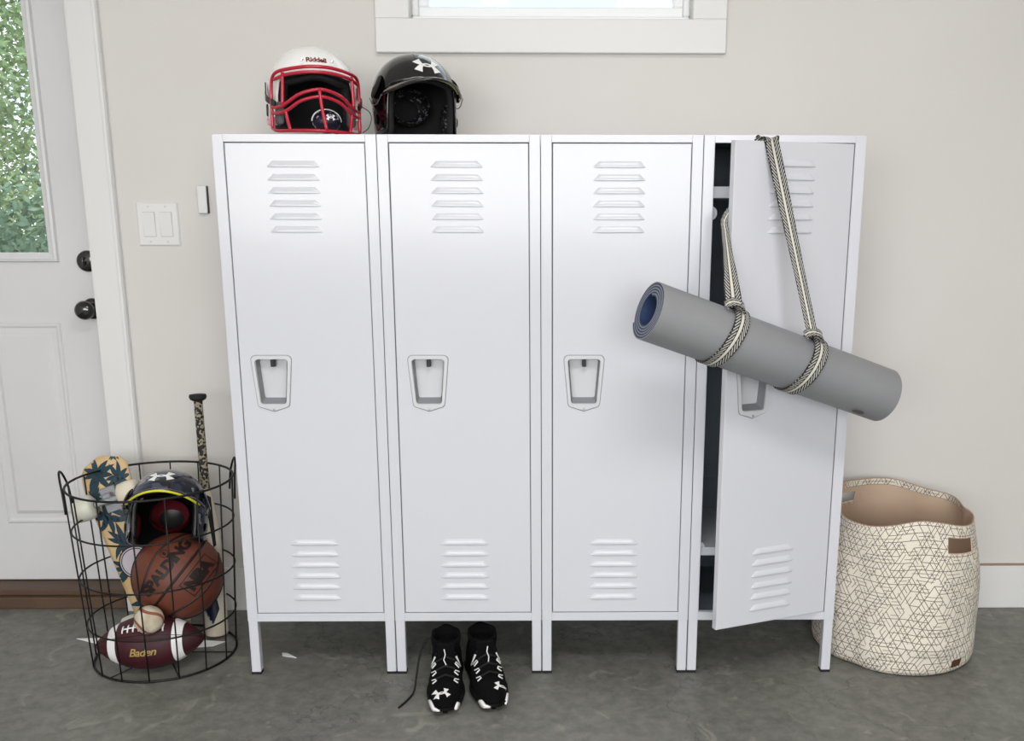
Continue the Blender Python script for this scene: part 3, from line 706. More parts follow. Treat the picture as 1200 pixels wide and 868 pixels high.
# ---------------------------------------------------------------- helmets
def shell_bm(A, B, z0, Ht, edge, nth=112, ns=22, taper=.10, ridge=0, s0=0):
    b = BM(); rows = []
    for j in range(ns + 1):
        row = []
        for i in range(nth):
            th = -PI + 2 * PI * i / nth; ze = edge(th)
            if ze >= z0: smax = math.acos(min(1, (ze - z0) / Ht)) / (PI / 2)
            else: smax = 1 + (z0 - ze) / (Ht * 1.3)
            s = smax * max(j / ns, .012)
            if s <= 1: z = z0 + Ht * math.cos(s * PI / 2); h = math.sin(s * PI / 2) ** .92
            else: q = (s - 1) * Ht * 1.3; z = z0 - q; h = 1 - taper * (q / .1) ** 1.6
            bb_ = B * (1 + .10 * max(0, -math.cos(th)) * (1 if s > .5 else s * 2))   # fuller at the back
            rg = 1 + ridge * math.exp(-(abs(abs(th) - PI) ) ** 2 * 12) + ridge * math.exp(-(th / .22) ** 2)
            row.append((A * h * math.sin(th), -bb_ * h * math.cos(th), z * 1.0 + (rg - 1) * .1 * h))
        rows.append(row)
    loft(b, rows, True, cap0=True)
    return b
def sstep(a, b, x): return smooth01(a, b, x)
# football helmet
def fe(th):
    a = abs(th); d = math.degrees(a)
    return .142 - .014 * sstep(0, 50, d) - .106 * sstep(52, 66, d) + .014 * sstep(80, 110, d) * (1 - sstep(110, 135, d)) + .01 * sstep(120, 150, d)
fh = thing('football_helmet', 'white football helmet with red face mask on top of the lockers', 'football helmet', (-.567, .185, H + .007), (math.radians(1), math.radians(1), math.radians(20)))
FA, FB = .1075, .118
sh = obj('shell', shell_bm(FA, FB, .100, .112, fe, ridge=.0), M['gloss_white'], fh, True)
sh.modifiers.new('t', 'SOLIDIFY').thickness = .004; sh.modifiers['t'].offset = -1
pd = obj('inner_padding', shell_bm(FA - .009, FB - .009, .100, .103, lambda t: fe(t) - .012), M['foam_dark'], fh, True)
pd.modifiers.new('t', 'SOLIDIFY').thickness = .018; pd.modifiers['t'].offset = 1 - 2
obj('brow_trim', tube(BM(), [(1.0 * FA * math.sin(t) * .985 * math.sin(math.acos((fe(t) - .1) / .112)) ** .92, -FB * math.cos(t) * .985 * math.sin(math.acos((fe(t) - .1) / .112)) ** .92, fe(t)) for t in [math.radians(-50 + 100 * k / 24) for k in range(25)]], .0035, 8), M['matte_black'], fh, True)
def mp(deg, z, out=.0, k=1.0):
    t = math.radians(deg); f = .030 + .030 * (1 - min(1, z / .15)) * math.cos(t) ** 2
    return Vector(((FA + .008 + out) * math.sin(t) * k, -(FB + f + out) * math.cos(t) + .0, z))
def bar_path(pts, r_=.0040): 
    return tube(BM(), catmull(pts, 5), r_, 8)
A1 = 64
bars = []
bars.append([mp(-A1, .012), mp(-A1, .045), mp(-A1, .09), mp(-A1 + 3, .125), mp(-A1 + 12, .138), mp(-36, .143), mp(-15, .148), mp(0, .149), mp(15, .148), mp(36, .143), mp(A1 - 12, .138), mp(A1 - 3, .125), mp(A1, .09), mp(A1, .045), mp(A1, .012)])
bars.append([mp(-A1 + 6, .122), mp(-40, .130), mp(-20, .135), mp(0, .137), mp(20, .135), mp(40, .130), mp(A1 - 6, .122)])
bars.append([mp(-A1, .012), mp(-55, .006), mp(-35, .005), mp(-12, .005), mp(0, .005), mp(12, .005), mp(35, .005), mp(55, .006), mp(A1, .012)])
bars.append([mp(-A1, .060), mp(-48, .060), mp(-38, .070), mp(-22, .088), mp(0, .098), mp(22, .088), mp(38, .070), mp(48, .060), mp(A1, .060)])
bars.append([mp(-A1, .047), mp(-50, .046), mp(-38, .053), mp(-22, .072), mp(0, .082), mp(22, .072), mp(38, .053), mp(50, .046), mp(A1, .047)])
for s in (-1, 1):
    bars.append([mp(s * 44, .136), mp(s * 45, .10), mp(s * 46, .064)])
    bars.append([mp(s * 42, .052), mp(s * 40, .03), mp(s * 37, .006)])
bars.append([mp(-2, .098, .003), mp(0, .055, .003), mp(4, .006, .003)])
msk = None
for P_ in bars:
    o = obj('mask_bar', bar_path(P_), M['red'], fh, True)
project_print('lettering', sh, text_bm('Riddell', .0185, .0006, 0, .95), (0.0, 0, .128), (1, 0, 0), (0, .45, 1), M['red_txt'], fh, .001, .004)
for s in (-1, 1):
    p = mp(s * 23, .163, -.026); obj('bolt', lathe(BM(), [(0, .002), (.003, .0015), (.0035, 0)], 10, 'Y', Matrix.Translation((p.x, -.110, p.z + .004)) @ Matrix.Scale(-1, 4, (0, 1, 0))), M['chrome'], fh)
    t = math.radians(s * 70); c_ = Vector(((FA - .001) * math.sin(t), -(FB - .001) * math.cos(t), .030)); q_ = Vector((0, 0, 1)).rotation_difference(Vector((math.sin(t), -math.cos(t), 0)))
    obj('side_bolt', lathe(BM(), [(.011, -.004), (.011, .008), (.009, .012), (.004, .0125), (.004, .010), (0, .010)], 20, 'Z', Matrix.Translation(c_) @ q_.to_matrix().to_4x4()), mat('bolt_pink', (222, 170, 176), .4), fh, True)
    b = BM(); P_ = [(s * (FA + .002), .012, .118), (s * (FA + .004), -.012, .098), (s * (FA + .006), -.045, .082), (s * (FA - .010), -.085, .066)]
    ribbon(b, catmull(P_, 5), [(0, 0, 1)] * 16, .014, .003); obj('chin_strap', b, M['black'], fh)
    b = BM(); lathe(b, [(0, .0), (.011, 0), (.013, -.004)], 20, 'X', Matrix.Translation((s * (FA + .0015), .02, .060)) @ Matrix.Diagonal((s, .7, 1.2, 1))); obj('ear_hole', b, M['black'], fh)
    b = BM(); box(b, s * .085 - .010, s * .085 + .010, -.070, -.02, .022, .075, .008, 2); obj('jaw_pad', b, M['pad_grey'], fh, True)
b = BM(); lathe(b, [(.034, -.004), (.032, .010), (.024, .020), (.012, .026), (0, .028)], 28, 'Y', Matrix.Translation((.020, -.095, .032)) @ Matrix.Diagonal((1, -1, .80, 1))); cc = obj('chin_cup', b, M['navy_speck'], fh, True)
obj('cup_edge', tube(BM(), [(.020 + .0345 * math.cos(a), -.094, .032 + .0275 * math.sin(a)) for a in [PI * k / 20 for k in range(21)]], .002, 6), M['white'], fh, True)
project_print('emblem', cc, emblem_bm(.020, .014), (.026, 0, .040), (1, 0, 0), (0, 0, 1), M['white'], fh, .001, .003)
obj('wire_loop', tube(BM(), catmull([(.108, -.06, .075), (.127, -.07, .062), (.132, -.072, .045), (.125, -.07, .024), (.112, -.06, .012)], 6), .0011, 6), M['black'], fh, True)

# batting helmets
def be(th):
    d = math.degrees(abs(th))
    return .118 - .006 * sstep(0, 45, d) - .108 * sstep(50, 64, d) + .004 * sstep(118, 140, d)
def batting(name, label, loc, rot, smat, foam, pip, pad, A=.104, B=.116, logo=True, small=False):
    h = thing(name, label, 'batting helmet', loc, rot, None)
    s_ = obj('shell', shell_bm(A, B, .092, .108, be, taper=.06), smat, h, True); s_.modifiers.new('t', 'SOLIDIFY').thickness = .004; s_.modifiers['t'].offset = -1
    f = obj('foam_lining', shell_bm(A - .006, B - .006, .092, .101, lambda t: be(t) - .004 + .002), foam, h, True); f.modifiers.new('t', 'SOLIDIFY').thickness = .014; f.modifiers['t'].offset = -1
    # brim
    b = BM(); top = []; bot = []
    for i in range(29):
        t = math.radians(-62 + 124 * i / 28); hh = math.sin(math.acos(max(-1, min(1, (be(t) + .004 - .092) / .108)))) ** .92 if be(t) > .088 else 1
        r0 = Vector((A * hh * math.sin(t), -B * hh * math.cos(t), be(t) + .006 if abs(math.degrees(t)) < 50 else max(be(t), .085)))
        ext = .068 * max(0, math.cos(t * 90 / 63)) ** .7
        row = []
        for j in range(6):
            q = j / 5; p = Vector((r0.x * (1 + .10 * q), r0.y - ext * q, (.116 - .022 * (math.sin(t) ** 2)) - .016 * q * q))
            if j == 0: p = Vector((r0.x * .985, r0.y * .985, .118 - .022 * math.sin(t) ** 2))
            row.append(p)
        top.append(row)
    loft(b, [list(r) for r in top], False); br_ = obj('brim', b, smat, h, True); br_.modifiers.new('t', 'SOLIDIFY').thickness = .005; br_.modifiers['t'].offset = 0
    obj('brim_piping', tube(BM(), [r[3 if not small else 5] + Vector((0, 0, -.0035)) for r in top[(14 if not small else 2):-2]], .0016 if not small else .0032, 6), pip, h, True)
    for s in (-1, 1):
        b = BM(); lathe(b, [(0, .014), (.018, .013), (.027, .008), (.030, 0)], 24, 'X', Matrix.Translation((s * (A - .024), -.012, .045)) @ Matrix.Diagonal((-s, 1, 1.25, 1))); obj('ear_pad', b, pad, h, True)
        b = BM(); lathe(b, [(.0, 0.0), (.012, .0)], 20, 'X', Matrix.Translation((s * (A - .0), -.012, .040))); obj('ear_hole', b, M['black'], h)
        b = BM(); lathe(b, [(.0, .0035), (.028, .003), (.033, 0)], 24, 'X', Matrix.Translation((s * (A * .955), -.022, .115)) @ Matrix.Rotation(-s * .38, 4, 'Y') @ Matrix.Diagonal((s, 1, .9, 1))); obj('side_disc', b, M['matte_black'] if smat is M['gloss_black'] else smat, h, True)
        b = BM(); tube(b, catmull([(s * A * .98, -.075, .085), (s * A * 1.01, -.04, .072), (s * A * 1.01, 0, .078), (s * A, .03, .1)], 5), .0012, 6); obj('groove_line', b, M['pad_grey'], h, True)
    b = BM(); lathe(b, [(.030, 0), (.046, .012), (.050, .03), (.046, .05)], 24, 'Y', Matrix.Translation((0, .075, .085)) @ Matrix.Diagonal((1.1, -1, .9, 1))); obj('crown_pad', b, pad, h, True)
    return h, s_
bhm, bs_ = batting('batting_helmet', 'glossy black batting helmet on the second locker, right of the football helmet', (-.311, .185, H + .004), (math.radians(-7), 0, math.radians(24)), M['gloss_black'], M['foam_dark'], M['lime'], M['speck_pad'])
project_print('emblem', bs_, emblem_bm(.060, .042), (.008, 0, .094), (1, 0, 0), (0, .6, 1), M['white'], bhm, .0012, .004)
b = BM(); b.faces.new([b.verts.new(p) for p in ((-.018, -.006, 0), (.018, -.006, 0), (.016, .004, 0), (-.018, .008, 0))])
bh2, bs2 = batting('batting_helmet', 'navy camouflage batting helmet with yellow brim edge in the wire basket', (-1.002, .120, .322), (math.radians(-31), math.radians(4), math.radians(12)), M['camo'], M['black'], M['yellow'], M['maroon_pad'], .103, .108, small=True)
project_print('emblem', bs2, emblem_bm(.060, .036), (-.010, 0, .112), (1, 0, 0), (0, .6, 1), M['white'], bh2, .0012, .004)
bh3, _ = batting('batting_helmet', 'glossy black batting helmet on the upper shelf inside the open locker', (2 * W - .19, .24, 1.2415), (0, 0, math.radians(-15)), M['gloss_black'], M['black'], M['black'], M['black'], .095, .100)
bh3.scale = (.55, .55, .50)

# ---------------------------------------------------------------- rolled yoga mat and its strap
ML = Vector((.2308, -.2821, .9772)); MRr = Vector((.8113, -.0931, .7603)); ax = (MRr - ML).normalized(); MLEN = (MRr - ML).length; MR = .067
ym = thing('yoga_mat', 'rolled grey yoga mat, navy inside, hanging from the open locker door', 'yoga mat')
e2 = Vector((0, 0, 1)); e2 = (e2 - ax * e2.dot(ax)).normalized(); e1 = ax.cross(e2); 
ym.matrix_world = Matrix(((ax.x, e1.x, e2.x, ML.x), (ax.y, e1.y, e2.y, ML.y), (ax.z, e1.z, e2.z, ML.z), (0, 0, 0, 1)))
# local: x along the roll, spiral in y/z, built as two bonded layers: grey outside, navy inside
def spiral(r_off, turns=4.7, pitch=.0064, n=220, a0=math.radians(212)):
    P = []
    for k in range(n + 1):
        th = 2 * PI * turns * k / n; r = MR - .0032 - pitch * th / (2 * PI) + r_off; P.append((r * math.cos(a0 + th), r * math.sin(a0 + th)))
    return P
def layer(o_in, o_out):
    b = BM(); A_ = spiral(o_out); B_ = spiral(o_in); k_ = .0007
    loop = A_ + B_[::-1]
    rings = [[(x, p[0], p[1]) for p in loop] for x in (0, MLEN)]
    va = [[b.verts.new(p) for p in r] for r in rings]; n = len(loop)
    for k in range(n): b.faces.new((va[0][k], va[0][(k + 1) % n], va[1][(k + 1) % n], va[1][k]))
    h = n // 2
    for v_ in va:
        for k in range(h - 1): b.faces.new((v_[k], v_[k + 1], v_[n - 2 - k], v_[n - 1 - k]))
    bmesh.ops.recalc_face_normals(b, faces=b.faces[:]); return b
obj('outer_layer', layer(.0006, .0030), M['mat_grey'], ym, 35)
obj('inner_layer', layer(-.0026, .0005), M['mat_navy'], ym, 35)
b = BM(); lathe(b, [(0, 0), (.016, 0)], 24); b2 = b
tmp = BM(); lathe(tmp, [(MR, .3), (MR, .65)], 48, 'X'); tg = obj('tmp', tmp, M['mat_grey'])
dd = (Vector((.0109, -2.39, 1.17)) - (ML + ax * .6)).normalized(); dl = Vector((0, dd.dot(e1), dd.dot(e2))).normalized()
dl = (Matrix.Rotation(math.radians(-58), 3, 'X') @ dl) if (Matrix.Rotation(math.radians(-58), 3, 'X') @ dl).z < (Matrix.Rotation(math.radians(58), 3, 'X') @ dl).z else (Matrix.Rotation(math.radians(58), 3, 'X') @ dl)
upl = dl.cross(Vector((1, 0, 0)))
b = BM()
for k in range(1): b.faces.new([b.verts.new((.017 * math.cos(2 * PI * i / 20), .009 * math.sin(2 * PI * i / 20), 0)) for i in range(20)])
project_print('logo_patch', tg, b, (.575, 0, 0), (1, 0, 0), Vector((0, 0, 1)).cross(Vector((1, 0, 0))) if False else dl.cross(Vector((1, 0, 0))), mat('mat_emboss', (88, 89, 92), .5), ym, .0006)
bpy.data.objects.remove(tg)

st = thing('carrying_strap', 'black and cream striped webbing strap slung over the locker door, holding the mat', 'strap')
hinge = Vector((.7354, 0, 0)); dv = Vector((-math.cos(.3784), -math.sin(.3784), 0)); dn = Vector((math.sin(.3784), -math.cos(.3784), 0))   # dn faces the viewer
def dp(t, z, off): return hinge + dv * t + dn * off + Vector((0, 0, z))
def loop_at(tt, tilt, name):
    c_ = ML + ax * tt; P_ = []; Wd = []
    for k in range(49):
        a = 2 * PI * k / 48; rad = e1 * math.cos(a) + e2 * math.sin(a); P_.append(c_ + rad * (MR + .0022) + ax * (tilt * math.sin(a - .3))); Wd.append(ax)
    b = BM(); ribbon(b, P_, Wd, .036, .0026); return obj(name, b, M['webbing'], st, 40)
loop_at(.188, .016, 'left_loop'); loop_at(.402, .016, 'right_loop')
# direction (in the roll section) where the strap leaves the roll: up and towards the door
def rollpt(tt, deg, off): a = math.radians(deg); return ML + ax * tt + (e1 * math.cos(a) + e2 * math.sin(a)) * (MR + off)
side_deg = 90
fr_deg = 90 + (28 if (e1.dot(Vector((0, -1, 0))) < 0) else -28)
if (e1 * math.cos(math.radians(fr_deg))).dot(Vector((0, -1, 0))) < 0: fr_deg = 180 - fr_deg
kR = rollpt(.385, fr_deg, .010); kL = rollpt(.172, fr_deg, .010)
ZT = DT + .0015
# right run: over the top edge then down the face of the door to the roll
P_ = [dp(.252, ZT - .06, -.0235), dp(.247, ZT - .02, -.021), dp(.243, ZT + .002, -.0185), dp(.238, ZT + .0035, -.009), dp(.234, ZT + .002, .001), dp(.2315, ZT - .012, .0035)]
P2 = [P_[-1].lerp(kR, k / 5) for k in range(1, 6)]
PP_ = catmull(P_ + P2, 6); Wd = []; wd = []
for i, p in enumerate(PP_):
    q = i / (len(PP_) - 1); Wd.append((dv * (-1) + Vector((0, 0, -.1))) if q < .5 else (dv * -1 + dn * (.9 * (q - .5) * 2))); wd.append(.040 - .017 * smooth01(.35, .9, q))
b = BM(); ribbon(b, PP_, Wd, wd, .0026); obj('right_run', b, M['webbing'], st, 40)
# left run: from the back of the top edge, down behind the door, round its free edge to the roll
a_, e_ = dp(.252, ZT - .06, -.0235), dp(.333, ZT - .175, -.022)
P_ = [a_.lerp(e_, k / 3) for k in range(4)] + [dp(.3365, ZT - .20, -.012)]; P_ += [P_[-1].lerp(kL, k / 4) for k in range(1, 5)]
PP_ = catmull(P_, 6); Wd = []; wd = []
for i, p in enumerate(PP_):
    q = i / (len(PP_) - 1); Wd.append((dv * -1).lerp(Vector((.95, -.3, 0)), q)); wd.append(.017 + .019 * smooth01(.5, 1, q))
b = BM(); ribbon(b, PP_, Wd, wd, .0026); obj('left_run', b, M['webbing'], st, 40)
for kk, tt in ((kL, .178), (kR, .392)):      # wrapped slip knots
    b = BM(); c_ = rollpt(tt, fr_deg, .008); dz_ = (c_ - (ML + ax * tt)).normalized()
    P_ = []; Wd = []
    for k in range(13):
        a = PI * k / 12; P_.append(c_ + ax * (.023 * -math.cos(a)) + dz_ * (.016 * math.sin(a) - .004)); Wd.append(dz_.cross(ax) + dz_ * .25)
    ribbon(b, P_, Wd, .026, .003); obj('knot', b, M['webbing'], st, 40)

# ---------------------------------------------------------------- fabric storage bin
bn = thing('storage_bin', 'cream fabric bin with a fine dark triangle line pattern, right of the lockers', 'storage bin', (.982, .182, 0))
ZR = .418
def bin_pt(a, q, off=0):      # a azimuth (0 = +x, -90deg = towards the viewer), q height 0..1
    ca, sa = math.cos(a), math.sin(a)
    rx = .214 - .026 * q + .012 * math.sin(PI * q) ; ry = .222 - .022 * q + .010 * math.sin(PI * q)
    if q < .06: k = math.sqrt(max(0, 1 - ((.06 - q) / .06) ** 2)) * .05 + .95; rx *= k; ry *= k
    # soft folds
    f = 0
    f += -.016 * math.exp(-((a - math.radians(-112 + 26 * q)) / .20) ** 2) * math.sin(PI * min(1, q * 1.05)) ** .8
    f += .010 * math.exp(-((a - math.radians(-82)) / .30) ** 2) * math.sin(PI * q)
    f += -.010 * math.exp(-((a - math.radians(-138)) / .2) ** 2) * smooth01(1, .3, q)
    f += .004 * math.sin(5 * a + 7 * q) * q
    f += .006 * math.exp(-((q - .15 - .05 * math.sin(3 * a)) / .06) ** 2) * smooth01(-.3, -1, sa)
    pz = q * ZR * (1 - .055 * smooth01(.4, 1, q) * smooth01(.1, 1, ca) + .018 * q * max(0, sa) + .012 * q * smooth01(-.2, -1, ca) * smooth01(-.2, .4, sa) - .072 * q * q * smooth01(.0, -.8, ca) * smooth01(.1, -.4, sa) - .03 * q * max(0, -sa) * smooth01(-.2, .6, ca))
    # squared back-right corner of the rim
    f += .022 * math.exp(-((a - math.radians(32)) / .22) ** 2) * q ** 2 - .014 * math.exp(-((a - math.radians(2)) / .2) ** 2) * q ** 2
    return Vector(((rx + f + off) * ca, (ry + f + off) * sa, pz + .002))
NA, NQ = 160, 40
HOLES = [(math.radians(-61), .865, .235, .055), (math.radians(123), .885, .22, .045)]
def bin_shell(off, q0=0, flip=False):
    b = BM(); uv = b.loops.layers.uv.verify(); qs = [q0 + (1 - q0) * (k / NQ) for k in range(NQ + 1)]
    for _, hq, _, hh in HOLES[:1]:
        for tq in (hq - hh, hq + hh):
            k = min(range(len(qs)), key=lambda i: abs(qs[i] - tq)); qs[k] = tq
    G = [[b.verts.new(bin_pt(-PI + 2 * PI * i / NA, q, off)) for i in range(NA)] for q in qs]
    for j in range(NQ):
        for i in range(NA):
            a = -PI + 2 * PI * (i + .5) / NA; qm = (qs[j] + qs[j + 1]) / 2
            if any(abs(a - ha) < hw and abs(qm - hq) < hh for ha, hq, hw, hh in HOLES): continue
            f = b.faces.new((G[j][i], G[j][(i + 1) % NA], G[j + 1][(i + 1) % NA], G[j + 1][i]))
            for l, (ii, jj) in zip(f.loops, ((i, j), (i + 1, j), (i + 1, j + 1), (i, j + 1))): l[uv].uv = (ii / NA * 2 * PI * .21, qs[jj] * ZR)
    if True:
        cv = b.verts.new((0, 0, .003)); 
        for i in range(NA): b.faces.new((G[0][(i + 1) % NA], G[0][i], cv))
    return b
obj('canvas_wall', bin_shell(0), M['canvas'], bn, True)
obj('inner_lining', bin_shell(-.004, .02), M['lining'], bn, True)
b = BM(); P0 = [bin_pt(-PI + 2 * PI * i / NA, 1, 0) for i in range(NA)]; P1 = [bin_pt(-PI + 2 * PI * i / NA, 1, -.004) for i in range(NA)]
loft(b, [[p for p in P0], [(p + q) / 2 + Vector((0, 0, .002)) for p, q in zip(P0, P1)], P1]); obj('rim_edge', b, mat('rim_binding', (176, 148, 128), .9), bn, True)
b = BM(); P2_ = [bin_pt(-PI + 2 * PI * i / NA, .957, -.0052) for i in range(NA)]; P3_ = [bin_pt(-PI + 2 * PI * i / NA, .999, -.0052) for i in range(NA)]
uvl = b.loops.layers.uv.verify(); i0, i1 = int(NA * .52), int(NA * .86)
va = [b.verts.new(P2_[i]) for i in range(i0, i1)]; vb = [b.verts.new(P3_[i]) for i in range(i0, i1)]
for i in range(len(va) - 1):
    f = b.faces.new((va[i], vb[i], vb[i + 1], va[i + 1]))
    for l, (x_, y_) in zip(f.loops, ((i, 0), (i, 1), (i + 1, 1), (i + 1, 0))): l[uvl].uv = (x_ * .0082, y_ * .018)
obj('turned_hem', b, M['canvas'], bn, True)
for ha, hq, hw, hh in HOLES:      # stitched edge round each hand hole
    nW = int(round(hw / (2 * PI / NA))); 
    P_ = [bin_pt(ha + hw * (k / 6), hq - hh, -.002) for k in range(-6, 7)] + [bin_pt(ha + hw, hq + hh * (k / 3), -.002) for k in range(-2, 3)] + [bin_pt(ha - hw * (k / 6), hq + hh, -.002) for k in range(-6, 7)] + [bin_pt(ha - hw, hq - hh * (k / 3), -.002) for k in range(-2, 3)]
    obj('handle_edge', tube(BM(), P_, .0020, 6, True), M['lining'], bn, True)
b = BM(); a0 = math.radians(-61); Pc = [bin_pt(a0 + d_, q_, .0015) for d_, q_ in ((-.075, .045), (.075, .045), (.075, .095), (-.075, .095))]; Pd = [bin_pt(a0 + d_, q_, -.001) for d_, q_ in ((-.075, .045), (.075, .045), (.075, .095), (-.075, .095))]
nested(b, [Pd, Pc]); obj('leather_tag', b, M['leather_tag'], bn)

# ---------------------------------------------------------------- high-top shoes
def shoe(label, loc, rz, sgn, lean=0):
    s = thing('football_cleat', label, 'shoe', loc, (0, 0, rz), 'pair of black high-top shoes under the second locker')
    def hw(t): return .020 + .026 * math.sin(min(1, t * 1.9) * PI / 2) ** .7 - .010 * smooth01(.35, .6, t) + .003 * smooth01(.7, .9, t) if t < .93 else .036 - .030 * ((t - .93) / .07) ** 1.5
    Lg = .268
    def sec(t, zt, w_, z0=.016, n=18):
        y = -.150 + Lg * t; r = []
        for k in range(n + 1):
            a = PI * k / n; c_, s_ = math.cos(a), math.sin(a)
            r.append((w_ * math.copysign(abs(c_) ** .7, c_), y, z0 + (zt - z0) * abs(s_) ** .75))
        return r
    b = BM(); rings = []
    for k in range(25):
        t = k / 24; w_ = hw(t) * (1 if k not in (0,) else .55); zt = .044 + .012 * math.sin(min(1, t * 2.2) * PI / 2) + .050 * smooth01(.22, .62, t)
        if k == 0: zt = .030; 
        if k == 24: w_ = .016; zt = .08
        rings.append(sec(t, zt, w_))
    loft(b, rings, True, True, True); up_ = obj('upper', b, M['shoe'], s, 50)
    # ankle collar
    b = BM(); rr = []
    for k in range(9):
        q = k / 8; z = .055 + .070 * q; cy = .040 + .010 * q; cx_ = lean * q * .01; rx = .036 + .002 * math.sin(q * 9) ; ry = .052 - .006 * q
        rr.append([(cx_ + rx * math.cos(2 * PI * i / 28), cy + ry * math.sin(2 * PI * i / 28) * (1 + .0), z + .006 * math.sin(2 * PI * i / 28) * q + .002 * math.sin(5 * 2 * PI * i / 28) * q) for i in range(28)])
    rr.append([(p[0] * .86, .05 + (p[1] - .05) * .86, p[2] - .002) for p in rr[-1]]); rr.append([(p[0] * .95, .05 + (p[1] - .05) * .95, .08) for p in rr[-1]])
    loft(b, rr); obj('ankle_collar', b, M['shoe'], s, True)
    # tongue
    b = BM(); rr = []
    for k in range(7):
        q = k / 6; y = -.035 + .028 * q; z = .066 + .056 * q; rr.append([(w_ * .022, y - .006 + .006 * w_ * w_, z) for w_ in (-1, -.5, 0, .5, 1)] + [(w_ * .022, y + .010, z) for w_ in (1, .5, 0, -.5, -1)])
    loft(b, rr, True, True, True); tg_ = obj('tongue', b, M['shoe'], s, 40)
    obj('pull_line', tube(BM(), [(.002, -.0385, .080), (.004 * sgn, -.034, .092), (.000, -.0285, .104), (.003 * sgn, -.0235, .116)] , .0013, 6), M['white'], s)
    # sole plate
    b = BM(); rings = []
    for k in range(25):
        t = k / 24; w_ = hw(t) * 1.08 * (.6 if k == 0 else 1); y = -.155 + (Lg + .008) * t; zt = .020; z0 = .010 + .006 * smooth01(.15, 0, t); w_ = .016 if k == 24 else w_
        rings.append([(w_, y, z0), (w_ * 1.02, y, (z0 + zt) / 2), (w_, y, zt + .003), (0, y, zt + .004), (-w_, y, zt + .003), (-w_ * 1.02, y, (z0 + zt) / 2), (-w_, y, z0), (0, y, z0)])
    loft(b, rings, True, True, True); obj('sole', b, M['shoe_rub'], s, 40)
    for (sx_, sy_) in ((-.028, -.10), (.028, -.10), (-.034, -.055), (.034, -.055), (0, -.13), (-.022, .06), (.022, .06), (-.022, .095), (.022, .095)):
        obj('stud', lathe(BM(), [(.009, .012), (.006, .0), (0, 0)], 10, 'Z', Matrix.Translation((sx_ * .9, sy_, 0))), M['shoe_rub'], s)
    # white toe guards
    for (ta, tb, sd) in ((.0, .20, -1), (.02, .12, 1)) if sgn < 0 else ((.0, .13, -1), (.03, .22, 1)):
        b = BM(); r0 = []
        for k in range(9):
            t = ta + (tb - ta) * k / 8; w_ = hw(t) * 1.095 * (.62 if t < .01 else 1) + .001; y = -.1565 + (Lg + .008) * t; hh = .0105 * math.sin(PI * (k + .6) / 9.2)
            r0.append([(sd * w_, y - .001, .0175 - hh * .5), (sd * w_ * 1.0, y - .001, .0175 + hh), (sd * (w_ - .004), y + .002, .018 + hh), (sd * (w_ - .004), y + .002, .017 - hh * .5)])
        loft(b, r0, True, True, True); obj('toe_guard', b, M['white'], s, True)
    tree = bvh_of(up_)
    def sp(x, y, off=.002):
        h_, n_, _, _ = tree.ray_cast(Vector((x, y, .3)), Vector((0, 0, -1)))
        return (h_ + n_ * off) if h_ else Vector((x, y, .06))
    for sd in (-1, 1):      # white eyelet tabs
        for k in range(4):
            y = -.070 + .021 * k; x = sd * (.026 + .001 * k)
            obj('eyelet_tab', tube(BM(), [sp(x + sd * .006, y + .004), sp(x - sd * .003, y + .001), sp(x - sd * .005, y - .004), sp(x + sd * .004, y - .007)], .0017, 6), M['white'], s, True)
    lc = BM()
    for k in range(5):
        y = -.070 + .021 * k; tube(lc, [sp(-.022, y, .003), sp(0, y + .006, .006), sp(.022, y + .004, .003)], .0024, 6)
    obj('laces', lc, M['lace'], s, True)
    ang = math.radians(50)
    project_print('emblem', up_, emblem_bm(.036, .030), (sgn * .009 if sgn < 0 else .026, -.118 if sgn < 0 else -.105, .04), Vector((1, sgn * -.25, 0)), (0, .75, .66), M['white'], s, .001, .004)
    return s
shoe('left black high-top shoe with white emblem on its toe, beside its loose lace', (-.243, -.078, 0), math.radians(4), -1)
shoe('right black high-top shoe with white side marks, close to the locker leg side', (-.144, -.062, 0), math.radians(12), 1)
ls = tube(BM(), catmull([(-.282, -.030, .118), (-.298, -.035, .112), (-.312, -.055, .078), (-.318, -.085, .035), (-.322, -.110, .006), (-.333, -.150, .003), (-.349, -.190, .003)], 6), .0028, 6)
tag(obj('shoe_lace', ls, M['lace'], None, True), 'loose black shoe lace trailing down to the floor left of the shoes', 'shoe lace')

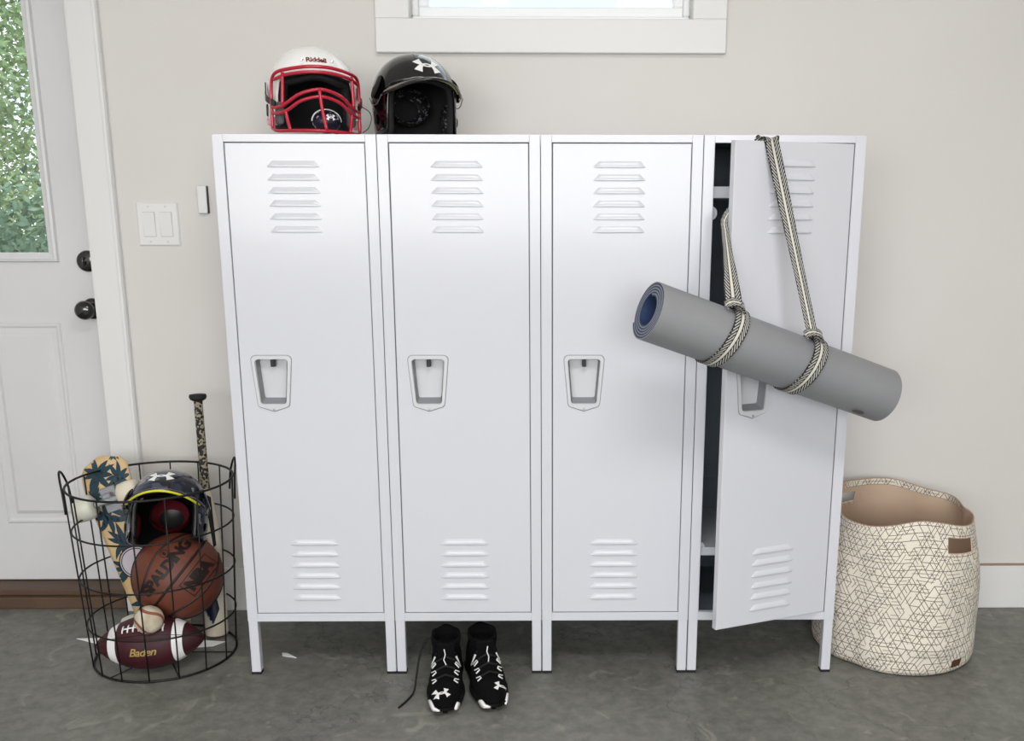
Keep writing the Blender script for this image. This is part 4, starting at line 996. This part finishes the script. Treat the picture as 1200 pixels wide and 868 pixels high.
# ---------------------------------------------------------------- sunlight on the floor, put in as flat white slivers
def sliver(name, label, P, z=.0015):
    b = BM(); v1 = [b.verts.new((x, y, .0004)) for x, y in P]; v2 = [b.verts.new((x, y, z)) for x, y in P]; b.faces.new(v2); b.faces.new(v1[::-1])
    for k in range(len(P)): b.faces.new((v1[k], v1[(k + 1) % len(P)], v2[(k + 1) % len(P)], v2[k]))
    bmesh.ops.recalc_face_normals(b, faces=b.faces[:]); tag(obj(name, b, M['painted_sunlight']), label, 'painted_sunlight')
sliver('painted_sun_streak', 'thin pointed white streak of sunlight, built flat on the floor behind the maroon football', [(-1.325, .229), (-1.22, .178), (-1.05, .150), (-.92, .175), (-.895, .205), (-1.0, .222), (-1.17, .238)])
sliver('painted_sun_spot', 'tiny teardrop of sunlight, built as a flat white shape under the leftmost locker', [(-.716, .130), (-.710, .110), (-.695, .104), (-.668, .098), (-.70, .128)])

# ---------------------------------------------------------------- trees outside the door glass
def tree(label, x, y, h, rad, lm, n, seed):
    rn = random.Random(seed); t_ = thing('tree', label, 'tree', (x, y, -.05))
    obj('trunk', tube(BM(), [(0, 0, 0), (.05, .05, h * .4), (-.03, .1, h * .8)], [.10, .07, .03], 8), M['bark'], t_, True)
    b = BM()
    cl = [(rn.uniform(-1, 1) * rad * .8, rn.uniform(-1, 1) * rad * .6, h * rn.uniform(.12, .98), rn.uniform(.3, .6) * rad) for _ in range(46)]
    for k in range(n):
        cx_, cy_, cz_, cr = rn.choice(cl); d_ = Vector((rn.gauss(0, 1), rn.gauss(0, 1), rn.gauss(0, 1))).normalized() * cr * rn.uniform(.5, 1)
        p = Vector((cx_, cy_, cz_)) + d_; a = Vector((rn.gauss(0, 1), rn.gauss(0, 1), rn.gauss(0, 1))).normalized(); c_ = a.orthogonal().normalized(); s = rn.uniform(.016, .034)
        b.faces.new([b.verts.new(q) for q in (p - a * s, p + c_ * s * .45, p + a * s, p - c_ * s * .45)])
    o = obj('foliage', b, lm, t_); o['kind'] = 'stuff'
tree('bright green leafy tree nearest the door glass outside', -3.9, 4.6, 3.4, 1.3, M['leaf'], 34000, 1)
tree('taller dark green tree behind, seen through the door glass', -6.6, 7.6, 5.2, 2.0, M['leaf2'], 30000, 2)
tree('low pale bush seen through the bottom of the door glass', -2.9, 2.5, 1.35, .7, M['leaf2'], 16000, 3)
tree('broad pale green tree farthest left on the lawn outside', -9.8, 5.2, 4.0, 1.8, M['leaf'], 16000, 5)
